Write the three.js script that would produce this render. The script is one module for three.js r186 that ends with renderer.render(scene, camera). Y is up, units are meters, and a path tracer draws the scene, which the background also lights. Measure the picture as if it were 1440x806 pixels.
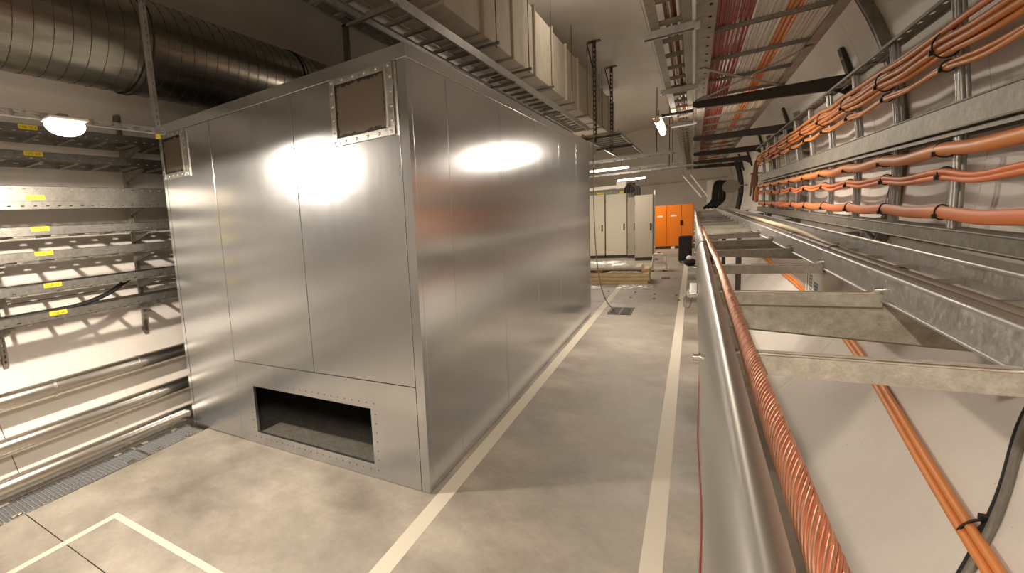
import * as THREE from 'three';
import { mergeGeometries, toCreasedNormals } from 'three/addons/utils/BufferGeometryUtils.js';
import { RoundedBoxGeometry } from 'three/addons/geometries/RoundedBoxGeometry.js';
import { RectAreaLightUniformsLib } from 'three/addons/lights/RectAreaLightUniformsLib.js';

// ---------------------------------------------------------------- camera, light, exposure
const scene = new THREE.Scene();
scene.background = new THREE.Color(0x000000);
const renderer = new THREE.WebGLRenderer({ antialias: true });
renderer.toneMapping = THREE.LinearToneMapping;
renderer.toneMappingExposure = 0.9;
renderer.shadowMap.enabled = true;
RectAreaLightUniformsLib.init();
const camera = new THREE.PerspectiveCamera(2 * Math.atan(403 / 667.25) * 180 / Math.PI, 1440 / 806, 0.05, 100);
camera.position.set(0, 1.9, 0);
camera.rotation.set(-0.1280, 0.6614, -0.0834, 'YXZ');
camera.setViewOffset(1440, 806, 259.18, -6.37, 1440, 806);   // the lens of the camera is shifted
const WARM = 0xfff0dd;
const LAMP = 34, TUBE = 28, FAR = 28, CEIL = 2.5;         // candela straight below each lamp

// ---------------------------------------------------------------- helpers
const ORD = ['first', 'second', 'third', 'fourth', 'fifth', 'sixth', 'seventh', 'eighth', 'ninth', 'tenth', 'eleventh', 'twelfth', 'thirteenth', 'fourteenth'];
let seed = 20240611;
const rnd = () => { seed |= 0; seed = seed + 0x6D2B79F5 | 0; let t = Math.imul(seed ^ seed >>> 15, 1 | seed); t = t + Math.imul(t ^ t >>> 7, 61 | t) ^ t; return ((t ^ t >>> 14) >>> 0) / 4294967296; };
const rr = (a, b) => a + (b - a) * rnd();
const V = (x, y, z) => new THREE.Vector3(x, y, z);
const taken = {};
function numbered(n) { const k = taken[n] = (taken[n] ?? -1) + 1; return k ? n + '_' + String(k).padStart(3, '0') : n; }
function add(o, parent) { parent.add(o); return o; }
function part(name, geo, mat, parent, label) {
  const m = new THREE.Mesh(geo, mat); m.name = name; m.castShadow = m.receiveShadow = true; parent.add(m);
  if (label) m.userData.label = label;
  return m;
}
function thing(name, label, category, group) {
  const g = new THREE.Group(); g.name = numbered(name); scene.add(g); g.userData = { label, category }; if (group) g.userData.group = group; return g;
}
function single(name, geo, mat, label, category, group) {
  const m = part(numbered(name), geo, mat, scene); m.userData = { label, category }; if (group) m.userData.group = group; return m;
}
function struct(name) { const g = new THREE.Group(); g.name = name; g.userData = { kind: 'structure' }; scene.add(g); return g; }
// a thing built at its world coordinates: shift its group to the base so that its origin is at the thing
function seat(g, x, y, z) { for (const c of g.children) { c.position.x -= x; c.position.y -= y; c.position.z -= z; } g.position.set(x, y, z); return g; }

function box(x0, x1, y0, y1, z0, z1, bev = 0) {
  const w = x1 - x0, h = y1 - y0, d = z1 - z0;
  const g = bev ? new RoundedBoxGeometry(w, h, d, 1, bev) : new THREE.BoxGeometry(w, h, d);
  g.translate((x0 + x1) / 2, (y0 + y1) / 2, (z0 + z1) / 2);
  return uvm(g);
}
// uv in metres from the face direction
function uvm(g) {
  const p = g.attributes.position, n = g.attributes.normal, uv = new Float32Array(p.count * 2);
  for (let i = 0; i < p.count; i++) {
    const ax = Math.abs(n.getX(i)), ay = Math.abs(n.getY(i)), az = Math.abs(n.getZ(i));
    if (ax >= ay && ax >= az) { uv[2 * i] = p.getZ(i); uv[2 * i + 1] = p.getY(i); }
    else if (ay >= az) { uv[2 * i] = p.getZ(i); uv[2 * i + 1] = p.getX(i); }
    else { uv[2 * i] = p.getX(i); uv[2 * i + 1] = p.getY(i); }
  }
  g.setAttribute('uv', new THREE.BufferAttribute(uv, 2));
  return g;
}
function merge(list) {
  return mergeGeometries(list.map(g => { const k = g.index ? g.toNonIndexed() : g; for (const a of Object.keys(k.attributes)) if (!['position', 'normal', 'uv'].includes(a)) k.deleteAttribute(a); return k; }));
}
function poly(pts, holes = []) {
  const s = new THREE.Shape(pts.map(p => new THREE.Vector2(p[0], p[1])));
  for (const h of holes) s.holes.push(new THREE.Path(h.map(p => new THREE.Vector2(p[0], p[1]))));
  return s;
}
const slot = (u, v, w, h) => [[u - w / 2, v - h / 2], [u - w / 2, v + h / 2], [u + w / 2, v + h / 2], [u + w / 2, v - h / 2]];
function ccw(pts) { let a = 0; pts.forEach((p, i) => { const q = pts[(i + 1) % pts.length]; a += p[0] * q[1] - q[0] * p[1]; }); return a > 0 ? pts : pts.slice().reverse(); }
// profile in x,y pulled along z
function pullZ(pts, z0, z1, holes) { const g = new THREE.ExtrudeGeometry(poly(ccw(pts), holes), { depth: z1 - z0, bevelEnabled: false, curveSegments: 6 }); g.translate(0, 0, z0); return uvm(g); }
// profile in z,y pulled along x (thickness)
function pullX(pts, x0, x1, holes = []) {
  const f = q => q.map(p => [-p[0], p[1]]);
  const g = new THREE.ExtrudeGeometry(poly(ccw(f(pts)), holes.map(f)), { depth: x1 - x0, bevelEnabled: false, curveSegments: 6 });
  g.rotateY(Math.PI / 2); g.translate(x0, 0, 0); return uvm(g);
}
// profile in x,z pulled along y
function pullY(pts, y0, y1, holes = []) {
  const f = q => q.map(p => [p[0], -p[1]]);
  const g = new THREE.ExtrudeGeometry(poly(ccw(f(pts)), holes.map(f)), { depth: y1 - y0, bevelEnabled: false, curveSegments: 6 });
  g.rotateX(-Math.PI / 2); g.translate(0, y0, 0); return uvm(g);
}
// thick ribbon outline along an open polyline
function ribbon(pts, t) {
  const n = pts.length, L = [], R = [];
  for (let i = 0; i < n; i++) {
    const a = pts[Math.max(0, i - 1)], b = pts[Math.min(n - 1, i + 1)], c = pts[i];
    let d1 = [c[0] - a[0], c[1] - a[1]], d2 = [b[0] - c[0], b[1] - c[1]];
    const l1 = Math.hypot(...d1) || 0, l2 = Math.hypot(...d2) || 0;
    if (l1) d1 = [d1[0] / l1, d1[1] / l1]; if (l2) d2 = [d2[0] / l2, d2[1] / l2];
    if (!l1) d1 = d2; if (!l2) d2 = d1;
    let nx = -(d1[1] + d2[1]), ny = d1[0] + d2[0]; const l = Math.hypot(nx, ny); nx /= l; ny /= l;
    const k = t / 2 / Math.max(.4, nx * -d1[1] + ny * d1[0]);
    L.push([c[0] + nx * k, c[1] + ny * k]); R.push([c[0] - nx * k, c[1] - ny * k]);
  }
  return L.concat(R.reverse());
}
function rod(a, b, r, n = 8) {
  const d = b.clone().sub(a), g = new THREE.CylinderGeometry(r, r, d.length(), n);
  g.applyQuaternion(new THREE.Quaternion().setFromUnitVectors(V(0, 1, 0), d.normalize())); const m = a.clone().add(b).multiplyScalar(.5); g.translate(m.x, m.y, m.z); return g;
}
function tube(pts, r, seg = 24, rad = 8, closed = false) { return new THREE.TubeGeometry(new THREE.CatmullRomCurve3(pts, closed, 'centripetal'), seg, r, rad, closed); }
function disc(x, y, z, r, t, axis = 'z', n = 14) {
  const g = new THREE.CylinderGeometry(r, r, t, n); if (axis === 'z') g.rotateX(Math.PI / 2); if (axis === 'x') g.rotateZ(Math.PI / 2); g.translate(x, y, z); return g;
}

// ---------------------------------------------------------------- textures
function noiseGrid(n) { const a = new Float32Array(n * n); for (let i = 0; i < a.length; i++) a[i] = rnd(); return a; }
function fbm(size, oct, base) {   // tileable value noise, 0..1
  const out = new Float32Array(size * size); let amp = 1, sum = 0, f = base;
  for (let o = 0; o < oct; o++) {
    const g = noiseGrid(f);
    for (let y = 0; y < size; y++) for (let x = 0; x < size; x++) {
      const u = x / size * f, v = y / size * f, i = Math.floor(u), j = Math.floor(v); let s = u - i, t = v - j; s = s * s * (3 - 2 * s); t = t * t * (3 - 2 * t);
      const i1 = (i + 1) % f, j1 = (j + 1) % f;
      out[y * size + x] += amp * ((g[j * f + i] * (1 - s) + g[j * f + i1] * s) * (1 - t) + (g[j1 * f + i] * (1 - s) + g[j1 * f + i1] * s) * t);
    }
    sum += amp; amp *= .55; f = Math.min(size, f * 2);
  }
  for (let i = 0; i < out.length; i++) out[i] /= sum;
  return out;
}
function tex(size, fn, srgb, metres) {
  const d = new Uint8Array(size * size * 4);
  for (let i = 0; i < size * size; i++) { const c = fn(i, i % size, Math.floor(i / size)); d[4 * i] = c[0]; d[4 * i + 1] = c[1]; d[4 * i + 2] = c[2]; d[4 * i + 3] = 255; }
  const t = new THREE.DataTexture(d, size, size); t.wrapS = t.wrapT = THREE.RepeatWrapping; t.magFilter = THREE.LinearFilter; t.minFilter = THREE.LinearMipmapLinearFilter; t.generateMipmaps = true;
  if (srgb) t.colorSpace = THREE.SRGBColorSpace; t.repeat.set(1 / metres, 1 / metres); t.needsUpdate = true; return t;
}
const cl = v => Math.max(0, Math.min(255, v));
const nA = fbm(512, 6, 5), nB = fbm(512, 5, 20), nC = fbm(512, 3, 120);
const floorMap = tex(512, i => { const v = (nA[i] - .5) * 70 + (nB[i] - .5) * 30 + (nC[i] - .5) * 12 + (nB[(i * 7 + 911) % nB.length] > .78 ? 10 : 0); return [cl(152 + v), cl(144.5 + v * .98), cl(133 + v * .92)]; }, true, 3.1);
const floorRough = tex(512, i => { const v = cl(140 + (nA[i] - .5) * 120 + (nB[i] - .5) * 60); return [v, v, v]; }, false, 3.1);
const paintMap = tex(512, i => { const v = (nA[i] - .5) * 16 + (nC[i] - .5) * 6; const sp = nC[i] > .86 && nB[i] > .62 ? -70 : 0; return [cl(223 + v + sp), cl(217 + v + sp), cl(209 + v + sp)]; }, true, 2.3);
const galvMap = tex(512, i => { const v = (nB[i] - .5) * 46 + (nC[i] - .5) * 30 + (nA[i] - .5) * 24; return [cl(186 + v), cl(185 + v), cl(182 + v)]; }, true, .5);
const galvRough = tex(512, i => { const v = cl(120 + (nB[i] - .5) * 110 + (nC[i] - .5) * 60); return [v, v, v]; }, false, .5);
const sheetN = fbm(512, 4, 6);
const sheetMap = tex(512, (i, x, y) => { const s = nC[(y % 4) * 512 + x] - .5, v = s * 4 + (sheetN[i] - .5) * 4; return [cl(201 + v), cl(203 + v), cl(206 + v)]; }, true, 1.1);
const sheetRough = tex(512, (i, x, y) => { const s = nC[(y % 4) * 512 + x] - .5, v = cl(52 + s * 5 + (sheetN[i] - .5) * 6 + (nB[i] - .5) * 3); return [v, v, v]; }, false, 1.1);
const woodMap = tex(256, (i, x, y) => { const g = nC[(Math.floor(y / 1.5) * 512 + Math.floor(x / 24)) % nC.length] - .5, v = g * 46 + (nA[(i * 2) % nA.length] - .5) * 24; return [cl(222 + v), cl(196 + v), cl(154 + v * .9)]; }, true, .8);
const clothMap = tex(256, i => { const v = (nA[i * 4 % nA.length] - .5) * 26 + (nC[i] - .5) * 10; return [cl(196 + v), cl(188 + v), cl(172 + v)]; }, true, 1.2);

const std = (o) => new THREE.MeshStandardMaterial(o);
const rgb = (r, g, b) => new THREE.Color().setRGB(r, g, b);
const M = {
  floor: std({ map: floorMap, roughnessMap: floorRough, roughness: 1, bumpMap: floorRough, bumpScale: .0006 }),
  line: std({ color: 0xd0c8b8, roughness: .62, bumpMap: floorRough, bumpScale: .0005 }),
  lining: std({ map: paintMap, roughness: .5 }),
  grout: std({ color: 0x35302a, roughness: .95 }),
  steel: std({ map: sheetMap, roughnessMap: sheetRough, roughness: 1, metalness: .92 }),
  steelEdge: std({ color: 0xc4c1ba, roughness: .33, metalness: 1 }),
  galv: std({ map: galvMap, roughnessMap: galvRough, roughness: 1, metalness: .9 }),
  galvTray: std({ map: galvMap, color: 0xb3b0aa, roughness: .5, metalness: .85 }),
  galvDull: std({ map: galvMap, color: 0xc9c4ba, roughness: .62, metalness: .75 }),
  rail: std({ color: 0xb6b3ac, roughness: .36, metalness: 1 }),
  galvMatte: std({ map: galvMap, color: 0xd8d2c6, roughness: .75, metalness: .35 }),
  zinc: std({ color: 0xd6d2ca, roughness: .28, metalness: 1 }),
  chrome: std({ color: 0xe0ddd6, roughness: .15, metalness: 1 }),
  ductMetal: std({ map: galvMap, color: 0xe2ded4, roughness: .27, metalness: 1 }),
  cladding: std({ color: 0xcfcac0, roughness: .27, metalness: 1 }),
  darkSteel: std({ color: 0x4c4842, roughness: .55, metalness: .7 }),
  black: std({ color: 0x12110f, roughness: .55 }),
  rubber: std({ color: 0x1a1917, roughness: .8 }),
  insul: std({ map: clothMap, roughness: .85 }),
  insul2: std({ map: clothMap, color: 0xe9e3d8, roughness: .85 }),
  board: std({ color: 0x6d6256, roughness: .85, bumpMap: floorRough, bumpScale: .0008 }),
  sealant: std({ color: 0x2b2622, roughness: .7 }),
  orange: std({ color: 0xe69850, roughness: .5 }),
  orangeB: std({ color: 0xdd8b49, roughness: .5 }),
  orangeFlat: std({ color: 0xe4834c, roughness: .55 }),
  red: std({ color: 0xa03a30, roughness: .5 }),
  redB: std({ color: 0x8c2f2a, roughness: .5 }),
  white: std({ color: 0xd8d0c0, roughness: .55 }),
  whiteB: std({ color: 0xc8bfae, roughness: .55 }),
  greyCable: std({ color: 0x6e645a, roughness: .55 }),
  beige: std({ color: 0xcdbb9c, roughness: .6 }),
  brown: std({ color: 0x7a4a30, roughness: .6 }),
  copper: std({ color: 0xf4bfa2, roughness: .36, metalness: 1 }),
  copperB: std({ color: 0xe6a482, roughness: .4, metalness: 1 }),
  yellow: std({ color: 0xe5c928, roughness: .6 }),
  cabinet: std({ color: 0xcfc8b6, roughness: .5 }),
  cabinetDark: std({ color: 0xa49c8d, roughness: .5 }),
  cabOrange: std({ color: 0xe07a16, roughness: .45 }),
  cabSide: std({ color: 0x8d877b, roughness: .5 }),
  wood: std({ map: woodMap, roughness: .75 }),
  plastic: new THREE.MeshPhysicalMaterial({ color: 0xe9e4da, roughness: .3, transmission: .35, thickness: 0 }),
  whitePaint: std({ color: 0xeeeae0, roughness: .45 }),
  alu: std({ color: 0xcbc7bf, roughness: .35, metalness: .9 }),
  green: std({ color: 0x7f9a76, roughness: .6 }),
  redPlastic: std({ color: 0xa5281f, roughness: .45 }),
  grate: std({ color: 0xb9bbbd, roughness: .5, metalness: .5 }),
  trench: std({ map: floorMap, color: 0xd9d4cb, roughness: .9 }),
  glow: std({ color: 0xfff6e6, emissive: 0xfff3e2, emissiveIntensity: 9, roughness: .4 }),
  glowTube: std({ color: 0xfff6e6, emissive: 0xfff3e2, emissiveIntensity: 9, roughness: .4 }),
  glowWeak: std({ color: 0xfff6e6, emissive: 0xfff3e2, emissiveIntensity: 4, roughness: .4 }),
};
function lettering(w, h, draw) {
  const c = document.createElement('canvas'); c.width = w; c.height = h; const g = c.getContext('2d'); draw(g, w, h);
  const t = new THREE.CanvasTexture(c); t.colorSpace = THREE.SRGBColorSpace; return std({ map: t, roughness: .55 });
}
function pointLamp(x, y, z, cd, parent, size = 2) {
  const l = new THREE.PointLight(WARM, cd, 0, 2); l.position.set(x, y, z); l.castShadow = true; l.shadow.radius = size; l.shadow.bias = -.002; l.shadow.mapSize.set(1024, 1024); l.name = 'lamp_light'; parent.add(l); return l;
}

// light of a lamp with a closed housing above: a glowing face of the lamp's size that looks down
function downLight(w, d, y, cd, parent) {
  const l = new THREE.RectAreaLight(WARM, cd / (w * d), w, d); l.position.set(0, y, 0); l.rotation.x = -Math.PI / 2; l.name = 'lamp_light'; parent.add(l); return l;
}
// ---------------------------------------------------------------- the tunnel
const CX = -1.85, CY = 2.15, CR = 3.25, ZN = 4.2, ZF = -28.0;
const deg = Math.PI / 180;
const wallX = (y, side = 1) => CX + side * Math.sqrt(CR * CR - (y - CY) ** 2);
function arcPanel(a0, a1, len, r0, r1, n) {
  const pos = [], nor = [], uv = [];
  const P = (a, r, z) => [CX + r * Math.cos(a), CY + r * Math.sin(a), z];
  const quad = (A, B, C, D, nA_, nB_, uvs) => { const T = [A, B, C, A, C, D], N = [nA_, nB_, nB_, nA_, nB_, nA_], U = [uvs[0], uvs[1], uvs[2], uvs[0], uvs[2], uvs[3]]; T.forEach((p, i) => { pos.push(...p); nor.push(...N[i]); uv.push(...U[i]); }); };
  for (let i = 0; i < n; i++) {
    const s = a0 + (a1 - a0) * i / n, t = a0 + (a1 - a0) * (i + 1) / n;
    const ns = [-Math.cos(s), -Math.sin(s), 0], nt = [-Math.cos(t), -Math.sin(t), 0], us = s * r0, ut = t * r0;
    quad(P(s, r0, 0), P(t, r0, 0), P(t, r0, len), P(s, r0, len), ns, nt, [[us, 0], [ut, 0], [ut, len], [us, len]]);
    const os = ns.map(v => -v), ot = nt.map(v => -v);
    { const A = P(s, r1, 0), B = P(s, r1, len), C = P(t, r1, len), D = P(t, r1, 0); pos.push(...A, ...B, ...C, ...A, ...C, ...D); nor.push(...os, ...os, ...ot, ...os, ...ot, ...ot); uv.push(us, 0, us, len, ut, len, us, 0, ut, len, ut, 0); }
    { const A = P(s, r0, 0), B = P(s, r1, 0), C = P(t, r1, 0), D = P(t, r0, 0), f = [0, 0, -1]; pos.push(...A, ...B, ...C, ...A, ...C, ...D); for (let k = 0; k < 6; k++) { nor.push(...f); uv.push(us, 0); } }
    { const A = P(s, r0, len), B = P(t, r0, len), C = P(t, r1, len), D = P(s, r1, len), f = [0, 0, 1]; pos.push(...A, ...B, ...C, ...A, ...C, ...D); for (let k = 0; k < 6; k++) { nor.push(...f); uv.push(us, len); } }
  }
  for (const [a, sg] of [[a0, -1], [a1, 1]]) {
    const f = [-Math.sin(a) * sg, Math.cos(a) * sg, 0]; const A = P(a, r0, 0), B = P(a, r0, len), C = P(a, r1, len), D = P(a, r1, 0);
    const T = sg < 0 ? [A, B, C, A, C, D] : [A, C, B, A, D, C]; T.forEach(p => { pos.push(...p); nor.push(...f); uv.push(0, p[2]); });
  }
  for (const [a, k] of [[pos, 3], [nor, 3], [uv, 2]]) for (let i = 0; i < a.length; i += 3 * k) for (let j = 0; j < k; j++) { const q = a[i + k + j]; a[i + k + j] = a[i + 2 * k + j]; a[i + 2 * k + j] = q; }   // turn every face the right way round
  const g = new THREE.BufferGeometry(); g.setAttribute('position', new THREE.Float32BufferAttribute(pos, 3)); g.setAttribute('normal', new THREE.Float32BufferAttribute(nor, 3)); g.setAttribute('uv', new THREE.Float32BufferAttribute(uv, 2)); return g;
}
{
  const GAP = .007, ga = GAP / 2 / CR;
  const rings = { wall_right: [[-47, -12.3, 0, 4.6], [-12.3, 30, 1.15, 2.3]], ceiling: [[30, 70, 0, 4.6], [70, 110, 1.15, 4.6], [110, 150, 0, 4.6]], wall_left: [[150, 192.3, 1.15, 4.6], [192.3, 227, 0, 4.6]] };
  for (const [name, segs] of Object.entries(rings)) {
    const w = struct(name);
    for (const [a0, a1, off, RING] of segs) {
      const full = arcPanel(a0 * deg + ga, a1 * deg - ga, RING - GAP, CR, CR + .1, 8);
      for (let z = -5.9 + off + 2.3 * 6; z > ZF - RING; z -= RING) {
        const m = part('panel', full, M.lining, w); m.position.z = z - RING + GAP / 2;
      }
    }
    const a0 = segs[0][0], a1 = segs[segs.length - 1][1];
    const b = part('grout_backing', arcPanel(a0 * deg - .005, a1 * deg + .005, ZN + 3 - ZF, CR + .02, CR + .35, 24), M.grout, w); b.position.z = ZF - 1.2;
    b.userData.label = 'dark joint filling behind the lining panels';
  }
  const disk = []; for (let i = 0; i < 48; i++) disk.push([CX + (CR + .05) * Math.cos(i / 48 * 2 * Math.PI), CY + (CR + .05) * Math.sin(i / 48 * 2 * Math.PI)]);
  const e = struct('wall_end'); part('bulkhead', pullZ(disk, ZF - .3, ZF), M.lining, e);
  const b = struct('wall_back'); part('bulkhead', pullZ(disk, ZN, ZN + .3), M.lining, b);
}
// floor: three slabs with saw-cut joints, the drain trench on the left, the painted lines
const TX0 = -4.25, TX1 = -3.9;
{
  const f = struct('floor');
  const cuts = [ZN, -1.15, -10.84, -16.9, ZF];
  for (let i = 0; i < cuts.length - 1; i++) part('slab', box(TX1, .75, -.16, 0, cuts[i + 1] + .004, cuts[i] - .004), M.floor, f);
  part('sub_base', box(-4.7, .95, -.5, -.165, ZF, ZN), M.trench, f);
  part('kerb', box(-4.62, TX0, -.165, -.02, ZF, ZN), M.floor, f);
  const ln = (x0, x1, z0, z1) => part('painted_line', box(x0, x1, 0, .0015, z0, z1), M.line, f);
  ln(-1.402, -1.302, -13.6, 2.0); ln(-.204, -.104, -18.4, 2.0);
  ln(-3.283, -3.233, -1.478, 1.2); ln(-3.283, -2.0, -1.528, -1.478);
}
// ---------------------------------------------------------------- the sheet steel enclosure
const BX0 = -4.12, BX1 = -1.443, BZ0 = -2.835, BZ1 = -9.507, BH = 3.02;
{
  const b = thing('steel_enclosure', 'huge brushed sheet steel enclosure standing beside the marked walkway', 'enclosure');
  const T = .03, G = .0025, capY = 2.93;
  const bend = (m, k) => { m.geometry.computeBoundingBox(); const c = m.geometry.boundingBox.getCenter(V(0, 0, 0)); m.geometry.translate(-c.x, -c.y, -c.z); m.position.copy(c); m.rotation.set(k * .6, k, 0); return m; };
  const fp = (x0, x1, y0, y1, k) => bend(part('front_panel', box(x0 + G, x1 - G, y0 + G, y1 - G, BZ0 - T, BZ0, .003), M.steel, b), k);
  const xa = -3.37, xb = -2.415, xc = -1.508, yj = .768;
  fp(BX0 + .045, xa, .004, capY, .0012); fp(xa, xb, yj, capY, -.0008); fp(xb, xc, yj, capY, .0007);
  // lower front panel with the rectangular opening
  const ox0 = -3.155, ox1 = -1.895, oy0 = .113, oy1 = .552;
  part('lower_panel', pullZ([[xa + G, .004], [xc - G, .004], [xc - G, yj - G], [xa + G, yj - G]], BZ0 - T, BZ0, [[[ox0, oy0], [ox0, oy1], [ox1, oy1], [ox1, oy0]]]), M.steel, b);
  part('inner_floor', box(BX0 + .04, BX1 - .04, oy0 - .03, oy0 - .012, BZ1 + .06, BZ0 - T), M.galvDull, b, 'sheet floor inside the opening');
  const rv = new THREE.SphereGeometry(.0045, 6, 4);
  const rivet = (x, y) => { const m = part('rivet', rv, M.darkSteel, b); m.position.set(x, y, BZ0 + .0005); };
  for (let i = 0; i <= 20; i++) { const x = ox0 - .03 + (ox1 - ox0 + .06) * i / 20; rivet(x, oy1 + .045); rivet(x, oy0 - .045); }
  for (let i = 0; i < 6; i++) { const y = oy0 + .04 + (oy1 - oy0 - .08) * i / 5; rivet(ox0 - .04, y); rivet(ox1 + .04, y); }
  // corner posts
  part('corner_post', pullY(ribbon([[xc + G, BZ0 - .012], [BX1 - .012, BZ0 - .012], [BX1 - .012, BZ0 - .06]], .024), .003, capY), M.steel, b);
  part('corner_post', pullY(ribbon([[BX0 + .042, BZ0 - .012], [BX0 + .012, BZ0 - .012], [BX0 + .012, BZ0 - .06]], .024), .003, capY), M.steel, b);
  part('corner_post', pullY(ribbon([[BX1 - .06, BZ1 + .012], [BX1 - .012, BZ1 + .012], [BX1 - .012, BZ1 + .05]], .024), .003, capY), M.steel, b);
  const zs = [-2.897, -3.45, -4.65, -5.92, -7.12, -8.33, -9.457];
  const ks = [.0016, -.001, .0012, -.0016, .001, -.0012];
  for (let i = 0; i < 6; i++) {
    bend(part('side_panel', box(BX1 - T, BX1, .004, capY, zs[i + 1] + G, zs[i] - G, .003), M.steel, b), ks[i]);
    part('side_panel', box(BX0, BX0 + T, .004, capY, zs[i + 1] + G, zs[i] - G, .003), M.steel, b);
    if (i) part('seam_strip', box(BX1 - T - .012, BX1 - T + .001, .01, capY - .01, zs[i] - .02, zs[i] + .02), M.steelEdge, b);
  }
  for (const x of [xa, xb]) part('seam_strip', box(x - .02, x + .02, x === xa ? .01 : yj, capY - .01, BZ0 - T - .012, BZ0 - T + .001), M.steelEdge, b);
  part('seam_strip', box(xa, xc, yj - .02, yj + .02, BZ0 - T - .013, BZ0 - T + .001), M.steelEdge, b);
  part('rear_panel', box(BX0 + .03, BX1 - .03, .004, capY, BZ1, BZ1 + T), M.steel, b);
  part('roof', box(BX0, BX1, capY + .06, BH - .006, BZ1, BZ0), M.steel, b);
  // folded cap along the roof edge, in lengths
  const o = .006;
  part('roof_trim', box(BX0 - o, BX1 + o, capY, BH, BZ0 - .03, BZ0 + o, .004), M.steel, b);
  let z = BZ0 - .03; for (const z1 of [-5.0, -7.3, BZ1 - o]) { part('roof_trim', box(BX1 - .03, BX1 + o, capY, BH, z1 + .002, z - .002, .004), M.steel, b); part('roof_trim', box(BX0 - o, BX0 + .03, capY, BH, z1 + .002, z - .002, .004), M.steel, b); z = z1; }
  part('plinth', box(BX0 + .08, BX1 - .05, 0, .03, BZ1 + .05, BZ0 - 1.3), M.darkSteel, b);
  seat(b, (BX0 + BX1) / 2, 0, (BZ0 + BZ1) / 2);
  // the two riveted cover plates near the roof
  const hatch = (x0, x1, y0, y1, label) => {
    const h = thing('cover_plate', label, 'cover plate', 'riveted cover plates on the enclosure front');
    const w = .052, z0 = BZ0, d = .018;
    part('frame_bar', box(x0, x0 + w * .8, y0, y1, z0, z0 + d, .003), M.galv, h); part('frame_bar', box(x1 - w, x1, y0, y1, z0, z0 + d, .003), M.galv, h);
    part('frame_bar', box(x0 + w * .8, x1 - w, y0, y0 + w, z0, z0 + d, .003), M.galv, h); part('frame_bar', box(x0 + w * .8, x1 - w, y1 - w * .8, y1, z0, z0 + d, .003), M.galv, h);
    part('edge_lip', box(x1 - w * 1.1, x1 - w * .85, y0 + w, y1 - w * .8, z0 + d, z0 + d + .012, .003), M.zinc, h);
    part('edge_lip', box(x1 + .004, x1 + .016, y0 - .01, y1, z0, z0 + .01, .002), M.zinc, h);
    part('board', box(x0 + w * .7, x1 - w * .9, y0 + w * .9, y1 - w * .7, z0, z0 + .006), M.board, h, 'dull brown board filling the frame');
    // smeared sealant round the board
    const ix0 = x0 + w * .8, ix1 = x1 - w * 1.02, iy0 = y0 + w, iy1 = y1 - w * .8, inn = [], out = [];
    const N = 26; const jag = () => rr(.006, .03);
    for (let i = 0; i < N; i++) inn.push([ix0 + (ix1 - ix0) * i / N, iy0 + jag()]); for (let i = 0; i < N; i++) inn.push([ix1 - jag(), iy0 + (iy1 - iy0) * i / N]);
    for (let i = 0; i < N; i++) inn.push([ix1 - (ix1 - ix0) * i / N, iy1 - jag()]); for (let i = 0; i < N; i++) inn.push([ix0 + jag() * .7, iy1 - (iy1 - iy0) * i / N]);
    const fix = inn.map(p => [Math.max(ix0 + .003, Math.min(ix1 - .003, p[0])), Math.max(iy0 + .003, Math.min(iy1 - .003, p[1]))]);
    part('sealant', pullZ([[ix0, iy0], [ix1, iy0], [ix1, iy1], [ix0, iy1]], z0 + .006, z0 + .009, [fix.reverse()]), M.sealant, h);
    const rg = new THREE.SphereGeometry(.011, 8, 5); rg.scale(1, 1, .6);
    const rv2 = (x, y) => { const m = part('rivet', rg, M.zinc, h); m.position.set(x, y, z0 + d); };
    for (let i = 0; i < 6; i++) { const t = i / 5; rv2(x0 + .022 + (x1 - x0 - .05) * t, y0 + .024); rv2(x0 + .022 + (x1 - x0 - .05) * t, y1 - .02); if (i && i < 5) { rv2(x0 + .02, y0 + (y1 - y0) * t); rv2(x1 - .016, y0 + (y1 - y0) * t); } }
    seat(h, (x0 + x1) / 2, y0, BZ0);
  };
  hatch(-2.035, -1.535, 2.475, 2.965 - .038, 'riveted cover plate nearest the front corner of the steel enclosure');
  hatch(-4.10, -3.70, 2.505, 2.927, 'riveted cover plate at the wall side edge of the steel enclosure');
}
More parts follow.
